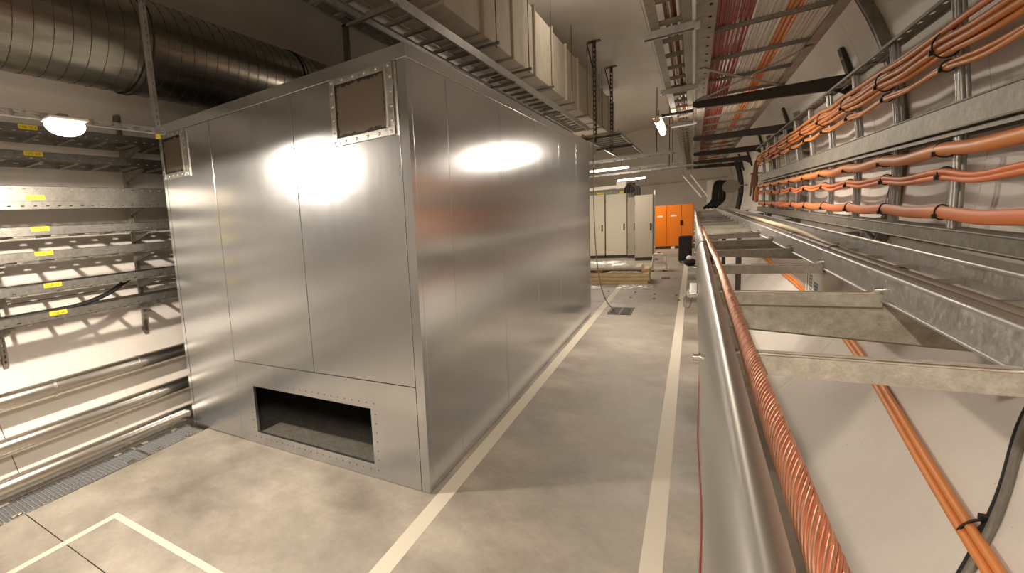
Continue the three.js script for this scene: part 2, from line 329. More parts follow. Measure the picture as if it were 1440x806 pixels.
// ---------------------------------------------------------------- floor gratings along the left wall
{
  const bar = new THREE.BoxGeometry(1, 1, 1);
  const grating = (z0, z1, label) => {
    const g = thing('floor_grating', label, 'grating', 'gratings over the drain trench');
    const L = z1 - z0, y = -.035, h = .033, x0 = TX0 + .005, x1 = TX1 - .005;
    const f = []; f.push(box(x0, x0 + .012, y, y + h + .002, z0, z1), box(x1 - .012, x1, y, y + h + .002, z0, z1), box(x0, x1, y, y + h + .002, z0, z0 + .012), box(x0, x1, y, y + h + .002, z1 - .012, z1));
    part('frame', merge(f), M.zinc, g);
    const bars = [], n = Math.round(L / .033); for (let i = 1; i < n; i++) { const z = z0 + L * i / n; bars.push(box(x0 + .01, x1 - .01, y + .01, y + h, z - .002, z + .002)); }
    const c = []; for (let i = 1; i < 10; i++) { const x = x0 + (x1 - x0) * i / 10; c.push(box(x - .002, x + .002, y, y + h, z0 + .01, z1 - .01)); }
    const p = part('bars', merge(bars.concat(c)), M.grate, g); p.userData.kind = 'stuff';
    for (const x of [x0 + .05, x1 - .05]) for (const z of [z0 + .15, z1 - .12]) part('clip', box(x - .02, x + .02, y + h, y + h + .006, z - .035, z + .035, .002), M.zinc, g);
    seat(g, (x0 + x1) / 2, y, (z0 + z1) / 2);
  };
  grating(-2.79, -2.19, 'short floor grating in the trench next to the steel enclosure');
  grating(-2.185, -.99, 'long floor grating in the trench below the metal pipes');
  grating(-.985, .21, 'floor grating nearest the left picture edge');
  single('support_beam', merge([box(TX0, TX1 - .01, -.09, -.02, -2.93, -2.87), box(TX0, TX1 - .01, -.14, -.09, -3.06, -3.02)]), M.galvDull, 'pale steel beam crossing the open trench under the enclosure corner', 'beam');
}
// ---------------------------------------------------------------- metal clad pipes along the left wall
{
  const pipe = (x, y, r, joints, label) => {
    const g = thing('clad_pipe', label, 'pipe', 'metal clad pipes on the left wall');
    let z = ZN - .4; const zs = joints.concat([-9.6]);
    for (const z1 of zs) { part('cladding', rod(V(x, y, z), V(x, y, z1), r, 32), M.cladding, g); if (z1 > -9) part('joint_band', rod(V(x, y, z1 + .012), V(x, y, z1 - .012), r + .003, 32), M.steelEdge, g); z = z1; }
    for (const zz of [.9, -3.3, -6.2]) part('saddle', box(wallX(y, -1) - .02, x, y - .02, y + .02, zz - .02, zz + .02), M.galvDull, g);
    seat(g, x, y - r, -2);
  };
  pipe(-4.555, .694, .078, [1.2, -.7, -1.72, -2.55, -4.2], 'uppermost of the three shiny metal pipes on the left wall');
  pipe(-4.385, .372, .073, [.9, -.4, -3.1], 'middle of the three shiny metal pipes on the left wall');
  pipe(-4.212, .117, .076, [1.5, -.2, -2.6], 'lowest of the three shiny metal pipes just above the grating');
}
// ---------------------------------------------------------------- cable trays on the left wall
{
  const TZ0 = -9.3, TZ1 = 2.2, FX = -4.5, BXk = -4.83;
  const up = (z, label) => {
    const g = thing('wall_upright', label, 'upright', 'uprights of the left wall trays');
    part('channel', pullX([[z - .022, .92], [z + .022, .92], [z + .022, 3.28], [z - .022, 3.28]], -4.873, -4.835, Array.from({ length: 46 }, (_, i) => slot(z, .97 + i * .05, .014, .028))), M.galvDull, g);
    part('foot', box(wallX(.94, -1) - .01, -4.872, .92, 1.0, z - .03, z + .03), M.galvDull, g);
    part('foot', box(wallX(3.25, -1) - .01, -4.872, 3.2, 3.28, z - .03, z + .03), M.galvDull, g);
    for (const y of TY) part('arm', pullZ([[-4.836, y - .052], [-4.836, y - .15], [-4.8, y - .15], [-4.53, y - .075], [-4.53, y - .052]], z - .018, z + .018), M.galvDull, g);
    seat(g, -4.85, .92, z);
  };
  const TY = [2.955, 2.735, 2.38, 2.095, 1.882, 1.6, 1.348];
  const tags = ['L18A TC-H', 'L17A ECP', 'L16A ED', 'L15A EC', 'L14A EC', 'L13A EB', 'L12A EB'];
  const say = ['topmost cable tray on the left wall, behind the glowing lamp', 'second cable tray from the top on the left wall', 'tall double edged cable tray on the left wall', 'cable tray right below the tall double edged one on the left wall', 'empty cable tray just above the upper black cable', 'left wall cable tray carrying the upper black cable', 'lowest cable tray on the left wall carrying the black cable that climbs'];
  const tz = [-1.83, -1.84, -1.80, -1.80, -1.80, -1.83, -1.84];
  const rungG = box(BXk, FX, 0, .018, -.02, .02), L = 2.3;
  TY.forEach((y, k) => {
    const g = thing('cable_tray', say[k], 'cable tray', 'cable trays on the left wall');
    const tall = k === 2, h = tall ? .1 : .04;
    const holes = []; for (let z = TZ0 + .08; z < TZ1 - .05; z += .1) { if (tall) { holes.push(slot(z, y + .075, .028, .009)); holes.push(slot(z + .03, y - .07, .028, .009)); } else holes.push(slot(z, y - .017, .028, .009)); }
    part('side_rail', merge([pullX([[TZ0, y - h], [TZ1, y - h], [TZ1, y + h], [TZ0, y + h]], FX, FX + .003, holes), box(FX - .012, FX + .003, y + h - .003, y + h, TZ0, TZ1), box(FX - .014, FX + .003, y - h, y - h + .003, TZ0, TZ1)].concat(tall ? [box(FX + .003, FX + .008, y - .03, y + .045, TZ0, TZ1)] : [])), M.galvTray, g);
    const hb = []; for (let z = TZ0 + .08; z < TZ1 - .05; z += .2) hb.push(slot(z, y - .012, .05, .01));
    part('side_rail', pullX([[TZ0, y - .05], [TZ1, y - .05], [TZ1, y + .03], [TZ0, y + .03]], BXk - .003, BXk, hb), M.galvDull, g);
    for (let z = TZ1 - .2; z > -4.4; z -= .3) { const m = part('rung', rungG, M.galvDull, g); m.position.set(0, y - .048, z); }
    const tag = part('name_tag', box(FX + (tall ? .008 : .003), FX + (tall ? .0095 : .0045), y + (tall ? -.018 : .0), y + (tall ? .022 : .038), tz[k] - .075, tz[k] + .075), M.yellow, g, 'yellow printed tag');
    const mat = lettering(256, 64, (c, w, hh) => { c.fillStyle = '#e3c62c'; c.fillRect(0, 0, w, hh); c.fillStyle = '#2a2508'; c.font = 'bold 44px monospace'; c.textAlign = 'center'; c.textBaseline = 'middle'; c.fillText(tags[k], w / 2, hh / 2 + 2, w - 14); });
    const pl = new THREE.PlaneGeometry(.146, .037); pl.rotateY(Math.PI / 2);
    const print = part('tag_print', pl, mat, tag); print.position.set(FX + (tall ? .0098 : .0048), y + (tall ? .002 : .019), tz[k]);
    seat(g, (FX + BXk) / 2, y - h, -3.5);
  });
  up(-2.87, 'slotted upright behind the left wall trays close to the enclosure'); up(-1.48, 'slotted upright behind the left wall trays at the picture edge'); up(.4, 'slotted upright of the left wall trays beside the viewer'); up(-5.2, 'slotted upright of the left wall trays hidden beside the enclosure');
  // two black cables
  const c6 = y => y + .032;
  single('power_cable', tube([V(-4.535, c6(1.6), 2), V(-4.54, c6(1.6), 0), V(-4.535, c6(1.6) + .004, -1.5), V(-4.54, c6(1.6), -2.8), V(-4.54, c6(1.6), -6)], .017, 40, 8), M.black, 'black cable lying in the second lowest tray of the left wall', 'cable', 'black cables in the left wall trays');
  single('power_cable', tube([V(-4.58, c6(1.6) - .01, 2), V(-4.585, c6(1.6) - .01, 0), V(-4.58, c6(1.6) - .008, -1.5), V(-4.58, c6(1.6) - .01, -6)], .017, 40, 8), M.black, 'black cable along the back of the second lowest left wall tray', 'cable', 'black cables in the left wall trays');
  for (const [dx, lab] of [[0, 'black cable rising from the lowest left wall tray, front strand'], [-.042, 'black cable rising from the lowest left wall tray, back strand']])
    single('power_cable', tube([V(-4.535 + dx, 1.382, 2), V(-4.535 + dx, 1.382, -.5), V(-4.535 + dx, 1.382, -1.6), V(-4.54 + dx, 1.40, -2.1), V(-4.57 + dx, 1.47, -2.4), V(-4.62 + dx, 1.56, -2.62), V(-4.66 + dx, 1.60, -2.9), V(-4.66 + dx, 1.6, -4)], .017, 60, 8), M.black, lab, 'cable', 'black cables in the left wall trays');
}
// ---------------------------------------------------------------- round spiral duct, its hanger, the lamps below it
{
  const X = -4.16, Y = 3.735, R = .42, z0 = 3.6, z1 = -14;
  const g = thing('spiral_duct', 'large round spiral seam ventilation duct under the left vault', 'duct');
  part('duct_pipe', rod(V(X, Y, z0), V(X, Y, z1), R, 48), M.ductMetal, g);
  class Helix extends THREE.Curve { getPoint(t) { const z = z0 + (z1 - z0) * t, a = z / .14 * 2 * Math.PI; return V(X + (R + .001) * Math.cos(a), Y + (R + .001) * Math.sin(a), z); } }
  part('seam', new THREE.TubeGeometry(new Helix(), 126 * 26, .0035, 4), M.darkSteel, g, 'raised spiral seam');
  for (const z of [1.0, -2.62, -4.75, -7.4]) {
    part('coupling_band', rod(V(X, Y, z + .03), V(X, Y, z - .03), R + .006, 48), M.ductMetal, g);
    for (const d of [.03, -.03]) { const t = new THREE.TorusGeometry(R + .006, .007, 6, 48); t.translate(X, Y, z + d); part('rubber_seal', t, M.rubber, g, 'black rubber seal'); }
  }
  seat(g, X, Y - R, -5);
  // slotted hanger strut and the channel that carries the lamps
  const slotsV = Array.from({ length: 40 }, (_, i) => slot(-2.93, 2.83 + i * .05, .012, .026));
  const HX = -3.33;   // hangs in front of the duct
  const hs = thing('hanger_strut', 'slotted vertical strut hanging in front of the round duct', 'strut');
  const yTop = CY + Math.sqrt(CR * CR - (HX - CX) ** 2) + .03;
  part('channel', pullX([[-2.95, 2.75], [-2.91, 2.75], [-2.91, yTop], [-2.95, yTop]].map(p => [p[0] + .63, p[1]]), HX - .002, HX + .002, slotsV.map(s => s.map(p => [p[0] + .63, p[1]]))), M.galv, hs);
  part('channel_side', box(HX - .03, HX, 2.75, yTop, -2.322, -2.318), M.galv, hs); part('channel_side', box(HX - .03, HX, 2.75, yTop, -2.282, -2.278), M.galv, hs);
  part('end_nut', disc(HX - .015, 2.735, -2.30, .02, .03, 'y'), M.yellow, hs, 'small yellow end cap');
  seat(hs, HX, 2.72, -2.3);
  const hc = thing('lamp_channel', 'horizontal slotted channel carrying the glowing lamp on the left', 'channel');
  const CZ0 = -2.36, CZ1 = 2.0, cy = 2.775;
  const hh = []; for (let z = CZ0 + .05; z < CZ1; z += .1) { hh.push(slot(z, cy + .010, .05, .011)); hh.push(slot(z, cy - .011, .05, .011)); }
  part('channel', merge([pullX([[CZ0, cy - .021], [CZ1, cy - .021], [CZ1, cy + .021], [CZ0, cy + .021]], HX + .002, HX + .005, hh), box(HX - .03, HX + .002, cy + .018, cy + .021, CZ0, CZ1), box(HX - .03, HX + .002, cy - .021, cy - .018, CZ0, CZ1)]), M.galv, hc);
  seat(hc, HX, cy - .02, -.5);
  const yT2 = yTop; const h2 = thing('hanger_strut', 'slotted vertical strut hanging from the vault beside the viewer', 'strut'); part('channel', box(HX - .03, HX, 2.77, yT2, .98, 1.02), M.galv, h2); seat(h2, HX, 2.77, 1);
  // bulkhead lamps
  // one oval bulkhead lamp: seen direct, mirrored in the enclosure front, and the source of the floor shadow
  {
    const x = -3.25, y = 2.712, z = -1.55;
    const l = thing('bulkhead_lamp', 'glowing oval lamp in front of the left wall trays', 'lamp');
    part('base', box(x - .075, x + .075, y + .022, y + .04, z - .125, z + .125, .008), M.whitePaint, l, 'flat lamp housing');
    const d = new THREE.SphereGeometry(1, 28, 12, 0, Math.PI * 2, Math.PI * .38, Math.PI * .62); d.scale(.066, .07, .13); d.translate(x, y, z); part('diffuser', d, M.glow, l, 'glowing oval diffuser');
    part('bracket', merge([box(HX + .004, x, cy - .012, cy + .012, z - .03, z + .03), box(x - .03, x, y + .038, cy - .01, z - .03, z + .03)]), M.galvDull, l);
    seat(l, x, y - .06, z);
    { const sp = new THREE.SpotLight(WARM, LAMP, 0, 1.57, .06, 2); sp.position.set(0, -.025, 0); sp.target.position.set(0, -1, 0); sp.add(sp.target); sp.target.position.set(0, -1, 0); sp.castShadow = true; sp.shadow.radius = 4; sp.shadow.mapSize.set(1024, 1024); sp.shadow.bias = -.002; sp.name = 'lamp_light'; l.add(sp); };
  }
}
// ---------------------------------------------------------------- insulated duct and ladders above the enclosure
{
  const x0 = -2.7, x1 = -1.97, y0 = 4.0, y1 = 4.98;
  const g = thing('insulated_duct', 'pale rectangular insulated duct hung under the vault above the enclosure', 'duct');
  let z = 3.35, k = 0; while (z > -16.5) {
    const L = 1.15; part('duct_section', box(x0 + (k % 2) * .004, x1 - (k % 2) * .006, y0 + (k % 2) * .004, y1, z - L + .012, z - .012, .012), k % 2 ? M.insul : M.insul, g);
    part('flange', box(x0 - .03, x1 + .03, y0 - .03, y1 + .03, z - L - .016, z - L + .016, .006), M.insul, g);
    z -= L; k++;
  }
  seat(g, (x0 + x1) / 2, y0, -8);
  const names = ['nearest', 'second nearest', 'third nearest', 'fourth nearest', 'fifth nearest', 'sixth nearest', 'seventh nearest', 'eighth nearest', 'ninth nearest'];
  let i = 0; for (const zz of [-2.9, -4.3, -6.15, -7.6, -9.0, -10.7, -12.4, -14.6, -16.1]) {
    const t = thing('trapeze_hanger', names[i++] + ' threaded rod hanger under the insulated duct', 'hanger', 'rod hangers of the insulated duct');
    part('crossbar', box(x0 - .09, x1 + .1, y0 - .062, y0 - .03, zz - .02, zz + .02), M.galvDull, t);
    for (const x of [x0 - .06, x1 + .065]) { const yt = CY + Math.sqrt(CR * CR - (x - CX) ** 2) + .02; part('threaded_rod', rod(V(x, y0 - .1, zz), V(x, yt, zz), .006, 6), M.darkSteel, t); part('nut', disc(x, y0 - .075, zz, .018, .025, 'y', 6), M.zinc, t); }
    seat(t, (x0 + x1) / 2, y0 - .1, zz);
  }
}
function ladderZ(name, label, xa, xb, y, z0, z1, step, first, o = {}) {
  // ladder lying flat along z: two side rails with folded flanges and rungs between
  const g = thing(name, label, 'cable ladder', o.group);
  const H = o.h ?? .08, F = .022;
  const rail = (x, s) => {
    const c = pullZ(ribbon([[x + s * F, y + H], [x, y + H], [x, y], [x + s * (o.low ?? F), y]], .003), z0, z1);
    part('side_rail', c, o.mat ?? M.galv, g);
  };
  rail(xa, 1); rail(xb, -1);
  const rg = o.rung ?? pullX(ribbon([[-.02, .0], [-.02, .024], [.02, .024], [.02, 0]], .003), xa + .002, xb - .002);
  for (let z = first; z > z0 + .05; z -= step) if (z < z1) { const m = part('rung', rg, o.rmat ?? M.galvDull, g); m.position.set(0, y + .006, z); }
  seat(g, (xa + xb) / 2, y, (z0 + z1) / 2);
  return g;
}
{
  ladderZ('cable_ladder', 'wider cable ladder running above the roof edge of the enclosure', -2.055, -1.79, 3.53, -11.8, 1.2, .31, .9, {});
  ladderZ('cable_ladder', 'narrow cable ladder beside the wider one above the enclosure roof', -2.25, -2.115, 3.53, -11.8, 1.2, .31, .75, {});
  for (let i = 0; i < 4; i++) { const x = -2.13 - i * .033; single('ladder_cable', tube([V(x, 3.575, 1.1), V(x + rr(-.006, .006), 3.575, -1.5), V(x + rr(-.006, .006), 3.575, -4), V(x, 3.575, -11.5)], .013, 24, 6), M.greyCable, ORD[i] + ' grey cable from the right in the narrow ladder above the enclosure', 'cable', 'grey cables above the enclosure'); }
  for (const [z, n] of [[-3.42, 'nearest'], [-6.4, 'middle'], [-9.0, 'farthest']]) {
    const p = thing('roof_support', n + ' dark support post between enclosure roof and cable ladders', 'post', 'support posts on the enclosure roof');
    part('post', box(-2.275, -2.235, BH, 3.53, z - .02, z + .02), M.darkSteel, p); part('beam', box(-2.275, -1.77, 3.508, 3.528, z - .02, z + .02), M.galvDull, p); part('base_plate', box(-2.31, -2.2, BH, BH + .008, z - .05, z + .05), M.darkSteel, p);
    seat(p, -2.0, BH, z);
  }
  // the far ladder with its two slotted ceiling posts
  ladderZ('cable_ladder', 'ladder hung from two slotted posts past the enclosure', -1.95, -1.28, 3.42, -18.2, -11.95, .42, -12.1, { h: .07 });
  for (const [z, x, lab] of [[-12.1, -1.72, 'nearer slotted ceiling post beyond the enclosure'], [-14.6, -1.70, 'farther slotted ceiling post beyond the enclosure']]) {
    const p = thing('ceiling_post', lab, 'post', 'slotted ceiling posts');
    const yt = CY + Math.sqrt(CR * CR - (x - CX) ** 2) + .02, hs = []; for (let y = 3.42; y < yt - .1; y += .1) hs.push(slot(x, y, .02, .05));
    part('channel', pullZ([[x - .03, 3.3], [x + .03, 3.3], [x + .03, yt], [x - .03, yt]], z - .004, z + .004, hs), M.darkSteel, p);
    part('channel_side', box(x - .03, x - .024, 3.3, yt, z - .05, z - .004), M.darkSteel, p); part('channel_side', box(x + .024, x + .03, 3.3, yt, z - .05, z - .004), M.darkSteel, p);
    part('cantilever', box(-2.05, -1.24, 3.36, 3.415, z + .005, z + .04, .004), M.darkSteel, p); part('head_plate', box(x - .12, x + .12, yt - .04, yt - .028, z - .08, z + .06), M.darkSteel, p);
    part('brace', rod(V(x - .14, yt - .03, z - .02), V(x, yt - .7, z - .02), .012, 6), M.darkSteel, p);
    seat(p, x, 3.3, z);
  }
}
// ---------------------------------------------------------------- ladders overhead on the right
{
  const y = 3.05, z0 = -24, z1 = 1.0;
  const g = thing('overhead_ladder', 'wide overhead cable ladder loaded with red, white and orange cables', 'cable ladder');
  const hs = []; for (let z = z0 + .1; z < z1; z += .25) { hs.push([[.062, z], [.062, z + .05], [.078, z + .05], [.078, z]]); }
  part('side_rail', merge([box(0, .004, y, y + .1, z0, z1), pullY([[0, z0], [.1, z0], [.1, z1], [0, z1]], y - .003, y, hs), box(-.004, .006, y - .008, y + .0, z0, z1)]), M.galvMatte, g);
  part('side_rail', merge([box(.764, .768, y, y + .1, z0, z1), box(.70, .768, y - .003, y, z0, z1)]), M.galvDull, g);
  const rg = pullX(ribbon([[-.022, .0], [-.022, .022], [.022, .022], [.022, 0], [.012, 0]], .003), .004, .765);
  for (let z = -.88; z > z0; z -= .92) { const m = part('rung', rg, M.galvDull, g); m.position.set(0, y + .002, z); }
  const tie = (a, b) => { const d = rod(V(a[0], y - .012, a[1]), V(b[0], y - .012, b[1]), .02, 4); return d; };
  for (const zz of [-5.6, -13.2]) { part('cross_tie', pullY(ribbon([[.04, zz], [.73, zz - 1.7]], .035), y - .011, y - .006), M.galvDull, g); part('cross_tie', pullY(ribbon([[.04, zz - 1.7], [.73, zz]], .035), y - .017, y - .012), M.galvDull, g); }
  seat(g, .38, y, -11);
  // cables lying on the rungs, one by one
  const lay = (x, mat, r, label, group, wob = .006, lift = 0) => {
    const ps = []; for (let i = 0; i <= 14; i++) ps.push(V(x + rr(-wob, wob), y + .026 + r + lift + rr(0, .004), z1 - .1 + (z0 - z1 + .2) * i / 14));
    single('ladder_cable', tube(ps, r, 42, 6), mat, label, 'cable', group);
  };
  for (let i = 0; i < 9; i++) lay(.075 + i * .0265, i % 3 ? M.red : M.redB, .0125, ORD[i] + ' red overhead cable counted from the perforated rail', 'red cables on the overhead ladder', .0008);
  for (let i = 0; i < 8; i++) lay(.314 + i * .0205, i % 2 ? M.white : M.whiteB, .0085, ORD[i] + ' white cable after the red ones on the overhead ladder', 'white cables beside the red ones', .0025);
  for (let i = 0; i < 3; i++) lay(.482 + i * .028, M.orangeB, .0135, ORD[i] + ' orange cable from the red side on the overhead ladder', 'orange cables on the overhead ladder', .0008);
  for (let i = 0; i < 8; i++) lay(.566 + i * .0245, i % 3 ? M.white : M.whiteB, .0105, ORD[i] + ' white cable after the orange ones on the overhead ladder', 'white cables at the wall side overhead', .0015);
  // narrow ladder beside it
  const hole = []; ladderZ('overhead_ladder', 'narrow overhead cable ladder left of the loaded one', -.245, -.025, y + .01, z0, z1, .46, .5, { h: .06, low: .05, mat: M.galvMatte, rmat: M.galvMatte });
  for (let i = 0; i < 6; i++) { const x = -.165 + i * .02, ps = []; for (let k = 0; k <= 10; k++) ps.push(V(x + rr(-.008, .008), y + .052 + (i % 2) * .02, z1 - .1 + (z0 - z1 + .2) * k / 10)); single('ladder_cable', tube(ps, .009, 36, 6), i % 3 === 1 ? M.beige : M.brown, (i % 3 === 1 ? 'pale cable' : 'brown cable') + ' lying ' + ORD[i] + ' from the left in the narrow overhead ladder', 'cable', i % 3 === 1 ? 'pale cables in the narrow overhead ladder' : 'brown cables in the narrow overhead ladder'); }
  // cantilever brackets from the wall
  const nm = ['nearest', 'second', 'third', 'fourth', 'fifth', 'sixth'];
  [-.6, -7.35, -11.4, -15.3, -18.8, -21.6].forEach((z, i) => {
    const b = thing('cantilever_bracket', nm[i] + ' dark cantilever bracket under the loaded overhead ladder', 'bracket', 'brackets of the overhead ladders');
    const wx = wallX(3.0) + .02;
    part('arm', pullZ([[-.02, y - .02], [-.02, y - .075], [.02, y - .095], [wx, y - .16], [wx, y - .02]], z - .03, z + .03), M.darkSteel, b);
    part('arm_lip', box(-.02, wx - .03, y - .02, y - .017, z - .045, z + .045), M.darkSteel, b);
    const w2 = pullZ([[wallX(3.3) - .0, 3.3], [wallX(3.3) - .03, 3.3], [wallX(2.72) - .04, 2.72], [wallX(2.72) + .0, 2.72]], z - .06, z + .06); part('wall_plate', w2, M.darkSteel, b);
    const gus = pullZ([[wx - .24, y - .1], [wx - .02, y - .1], [wallX(2.78) - .02, 2.78]], z - .035, z - .029); part('gusset', gus, M.darkSteel, b);
    for (const d of [-.03, .03]) part('bolt', disc(wallX(3.2) - .035, 3.2, z + d, .014, .03, 'x', 6), M.zinc, b);
    seat(b, wx, 2.75, z);
  });
  [-4.17, -6.35, -9.3].forEach((z, i) => { const b = thing('short_bracket', ['nearest', 'middle', 'farthest'][i] + ' short arm under the narrow overhead ladder', 'bracket', 'short arms of the narrow overhead ladder'); part('arm', pullX(ribbon([[z - .03, y - .04], [z - .03, y + .005], [z + .03, y + .005], [z + .03, y - .04]], .004), -.285, .02), M.galv, b); part('end_cap', box(-.289, -.285, y - .04, y + .007, z - .032, z + .032), M.galv, b); part('link', box(-.01, .02, y - .04, y + .0, z - .03, z + .03), M.galv, b); seat(b, -.14, y - .04, z); });
}
// ---------------------------------------------------------------- ladders standing on the right wall with orange cables
const RZ = []; for (let z = -1.2; z > -14.2; z -= 1.07) RZ.push(z);
{
  const z0 = -14.7, z1 = .6;
  const wl = (label, ya, yb, xa, xb, low) => {
    const g = thing('wall_ladder', label, 'cable ladder', 'ladders standing on the right wall');
    const band = (x, y, h) => part('side_rail', merge([box(x - .053, x - .05, y - h, y + .01, z0, z1), box(x - .05, x + .05, y + .007, y + .01, z0, z1), box(x - .05, x + .03, y - h, y - h + .003, z0, z1), rod(V(x - .055, y + .008, z0), V(x - .055, y + .008, z1), .006, 8), rod(V(x - .055, y - h, z0), V(x - .055, y - h, z1), .006, 8)]), M.galvDull, g);
    const rail = (x, y, s) => {   // channel with its web level, flanges up or down
      const hs = []; for (let z = z0 + .1; z < z1; z += .2) hs.push([[x - .015, z], [x - .015, z + .07], [x + .004, z + .07], [x + .004, z]]);
      part('side_rail', merge([pullY([[x - .05, z0], [x + .05, z0], [x + .05, z1], [x - .05, z1]], y - .0015, y + .0015, hs), box(x - .05, x - .047, Math.min(y, y + s * .02), Math.max(y, y + s * .02), z0, z1), box(x + .047, x + .05, Math.min(y, y + s * .02), Math.max(y, y + s * .02), z0, z1)]), M.galvDull, g);
    };
    band(xa, ya, low); rail(xb, yb, -1);
    const rg = merge([rod(V(xa - .012, ya, -.022), V(xb - .012, yb, -.022), .011, 6), rod(V(xa - .012, ya, .022), V(xb - .012, yb, .022), .011, 6), rod(V(xa + .012, ya, 0), V(xb + .012, yb, 0), .016, 4)]);
    for (const z of RZ) { const m = part('rung', rg, M.galv, g); m.position.z = z; }
    seat(g, xa, ya, -7);
  };
  wl('lower wall ladder carrying the thick, the paired and the flat orange cables', 1.60, 2.15, 1.2, 1.2, .075);
  wl('upper wall ladder carrying the large orange cable bundle', 2.30, 2.905, 1.2, 1.15, .13);
  [-2.0, -6.15, -10.4, -13.9].forEach((z, i) => {
    const p = thing('wall_post', ['nearest', 'second', 'third', 'farthest'][i] + ' dark slotted post holding the wall ladders', 'post', 'posts behind the wall ladders');
    const pts = [], n = 16; for (let k = 0; k <= n; k++) { const yy = 1.36 + ((i < 2 ? 3.75 : 3.1) - 1.36) * k / n; pts.push([wallX(yy), yy]); }
    const inn = pts.map(q => { const a = Math.atan2(q[1] - CY, q[0] - CX); return [CX + (CR - .07) * Math.cos(a), CY + (CR - .07) * Math.sin(a)]; });
    part('channel', pullZ(pts.concat(inn.slice().reverse()), z - .035, z - .0), M.black, p, 'black slotted channel');
    part('channel_edge', pullZ(pts.concat(inn.slice().reverse()), z + .0, z + .035), M.galvDull, p);
    for (const y of [1.6, 2.155, 2.305]) part('clamp', box(1.2, wallX(y) - .0, y - .012, y + .012, z - .03, z + .03), M.galvDull, p);
    part('clamp', box(1.14, wallX(2.905) - .0, 2.893, 2.917, z - .03, z + .03), M.galvDull, p);
    part('brace', rod(V(1.2, 1.53, z - .12), V(wallX(1.4) - .03, 1.38, z - .03), .014, 4), M.galvDull, p);
    seat(p, 1.3, 1.36, z);
  });
  // cables strapped to the rungs: sag a little between two rungs
  const run = (y, x, sag, jit, ph = 0) => { const ps = [V(x, y, .4)]; let last = .4; for (const z of RZ) { ps.push(V(x - .012 + rr(-jit, jit), y - sag * rr(.6, 1.2), (z + last) / 2 + ph)); ps.push(V(x + rr(-jit, jit) * .4, y + rr(-jit, jit) * .6, z)); last = z; } return ps; };
  const cab = (ps, r, mat, label, group, rad = 10) => single('wall_cable', tube(ps, r, 150, rad), mat, label, 'cable', group);
  // lower ladder
  { const a = run(2.065, 1.135, .018, .004); a.push(V(1.135, 2.04, -14.4), V(1.13, 1.9, -14.62), V(1.13, 1.72, -14.6)); cab(a, .038, M.orangeB, 'thick orange cable along the top of the lower wall ladder'); }
  { const a = run(1.942, 1.135, .03, .008); a.push(V(1.135, 1.9, -14.5)); cab(a, .0165, M.orangeFlat, 'upper strand of the orange cable pair on the lower wall ladder', 'paired orange cables'); }
  { const a = run(1.91, 1.135, .03, .008); a.push(V(1.135, 1.87, -14.5)); cab(a, .0165, M.orangeFlat, 'lower strand of the orange cable pair on the lower wall ladder', 'paired orange cables'); }
  { const flat = run(1.705, 1.15, .012, .006); const g = new THREE.TubeGeometry(new THREE.CatmullRomCurve3(flat, false, 'centripetal'), 150, .017, 10); const p = g.attributes.position;
    // widen the round section to the flat tall one of the strap
    const c = new THREE.CatmullRomCurve3(flat, false, 'centripetal'); for (let i = 0; i <= 150; i++) { const q = c.getPointAt(i / 150); for (let k = 0; k <= 10; k++) { const j = i * 11 + k; p.setY(j, q.y + (p.getY(j) - q.y) * 2.2); } } g.computeVertexNormals();
    single('wall_cable', g, M.orangeFlat, 'flat wide orange cable along the bottom of the lower wall ladder', 'cable'); }
  single('cable_joint', box(1.10, 1.19, 1.655, 1.755, -11.0, -10.55, .025), M.orangeFlat, 'bulky orange joint sleeve on the flat cable near the ladder end', 'cable joint');
  // upper bundle
  [[2.72, 1.12], [2.69, 1.15], [2.66, 1.115], [2.635, 1.15], [2.615, 1.105], [2.595, 1.14]].forEach(([y, x], i) => { const a = run(y, x - .02, .022, .011); a.push(V(1.13, y - .08, -14.5)); cab(a, .0185, i % 2 ? M.orange : M.orangeB, ORD[i] + ' orange cable from the top of the large bundle on the upper wall ladder', 'large orange bundle on the upper wall ladder', 8); });
  [[2.535, 1.13], [2.512, 1.115]].forEach(([y, x], i) => { const a = run(y, x, .03, .012); cab(a, .014, M.orange, (i ? 'lower' : 'upper') + ' thin orange cable hanging below the large bundle of the upper wall ladder', 'thin orange cables below the large bundle', 8); });
  [[2.755, 1.14], [2.742, 1.12]].forEach(([y, x], i) => { const a = run(y, x, .02, .012); cab(a, .0085, M.white, (i ? 'lower' : 'upper') + ' thin white cable on top of the orange bundle', 'white cables on the orange bundle', 6); });
  { const a = [V(1.13, 2.62, -14.4), V(1.12, 2.45, -14.6), V(1.13, 2.1, -14.68), V(1.12, 1.75, -14.6)]; for (let i = 0; i < 3; i++) single('drop_cable', tube(a.map(p => V(p.x - i * .02, p.y, p.z - i * .035)), .02, 24, 8), M.brown, ORD[i] + ' brown orange cable dropping at the far end of the wall ladders', 'cable', 'cables dropping at the wall ladder end'); }
  // black cable ties
  const ring = (y, x, z, r, h, label, group) => {
    const ps = []; for (let k = 0; k < 14; k++) { const a = k / 14 * 2 * Math.PI; ps.push(V(x + r * Math.cos(a), y + h * Math.sin(a), z + .012 * Math.cos(a * 1) + rr(-.002, .002))); }
    const t = thing('cable_tie', label, 'cable tie', group); part('strap', tube(ps, .0045, 28, 5, true), M.black, t); part('lock', box(x - r - .014, x - r + .004, y - h * .5 - .014, y - h * .5 + .014, z - .012, z + .012, .003), M.black, t); seat(t, x, y - h, z);
  };
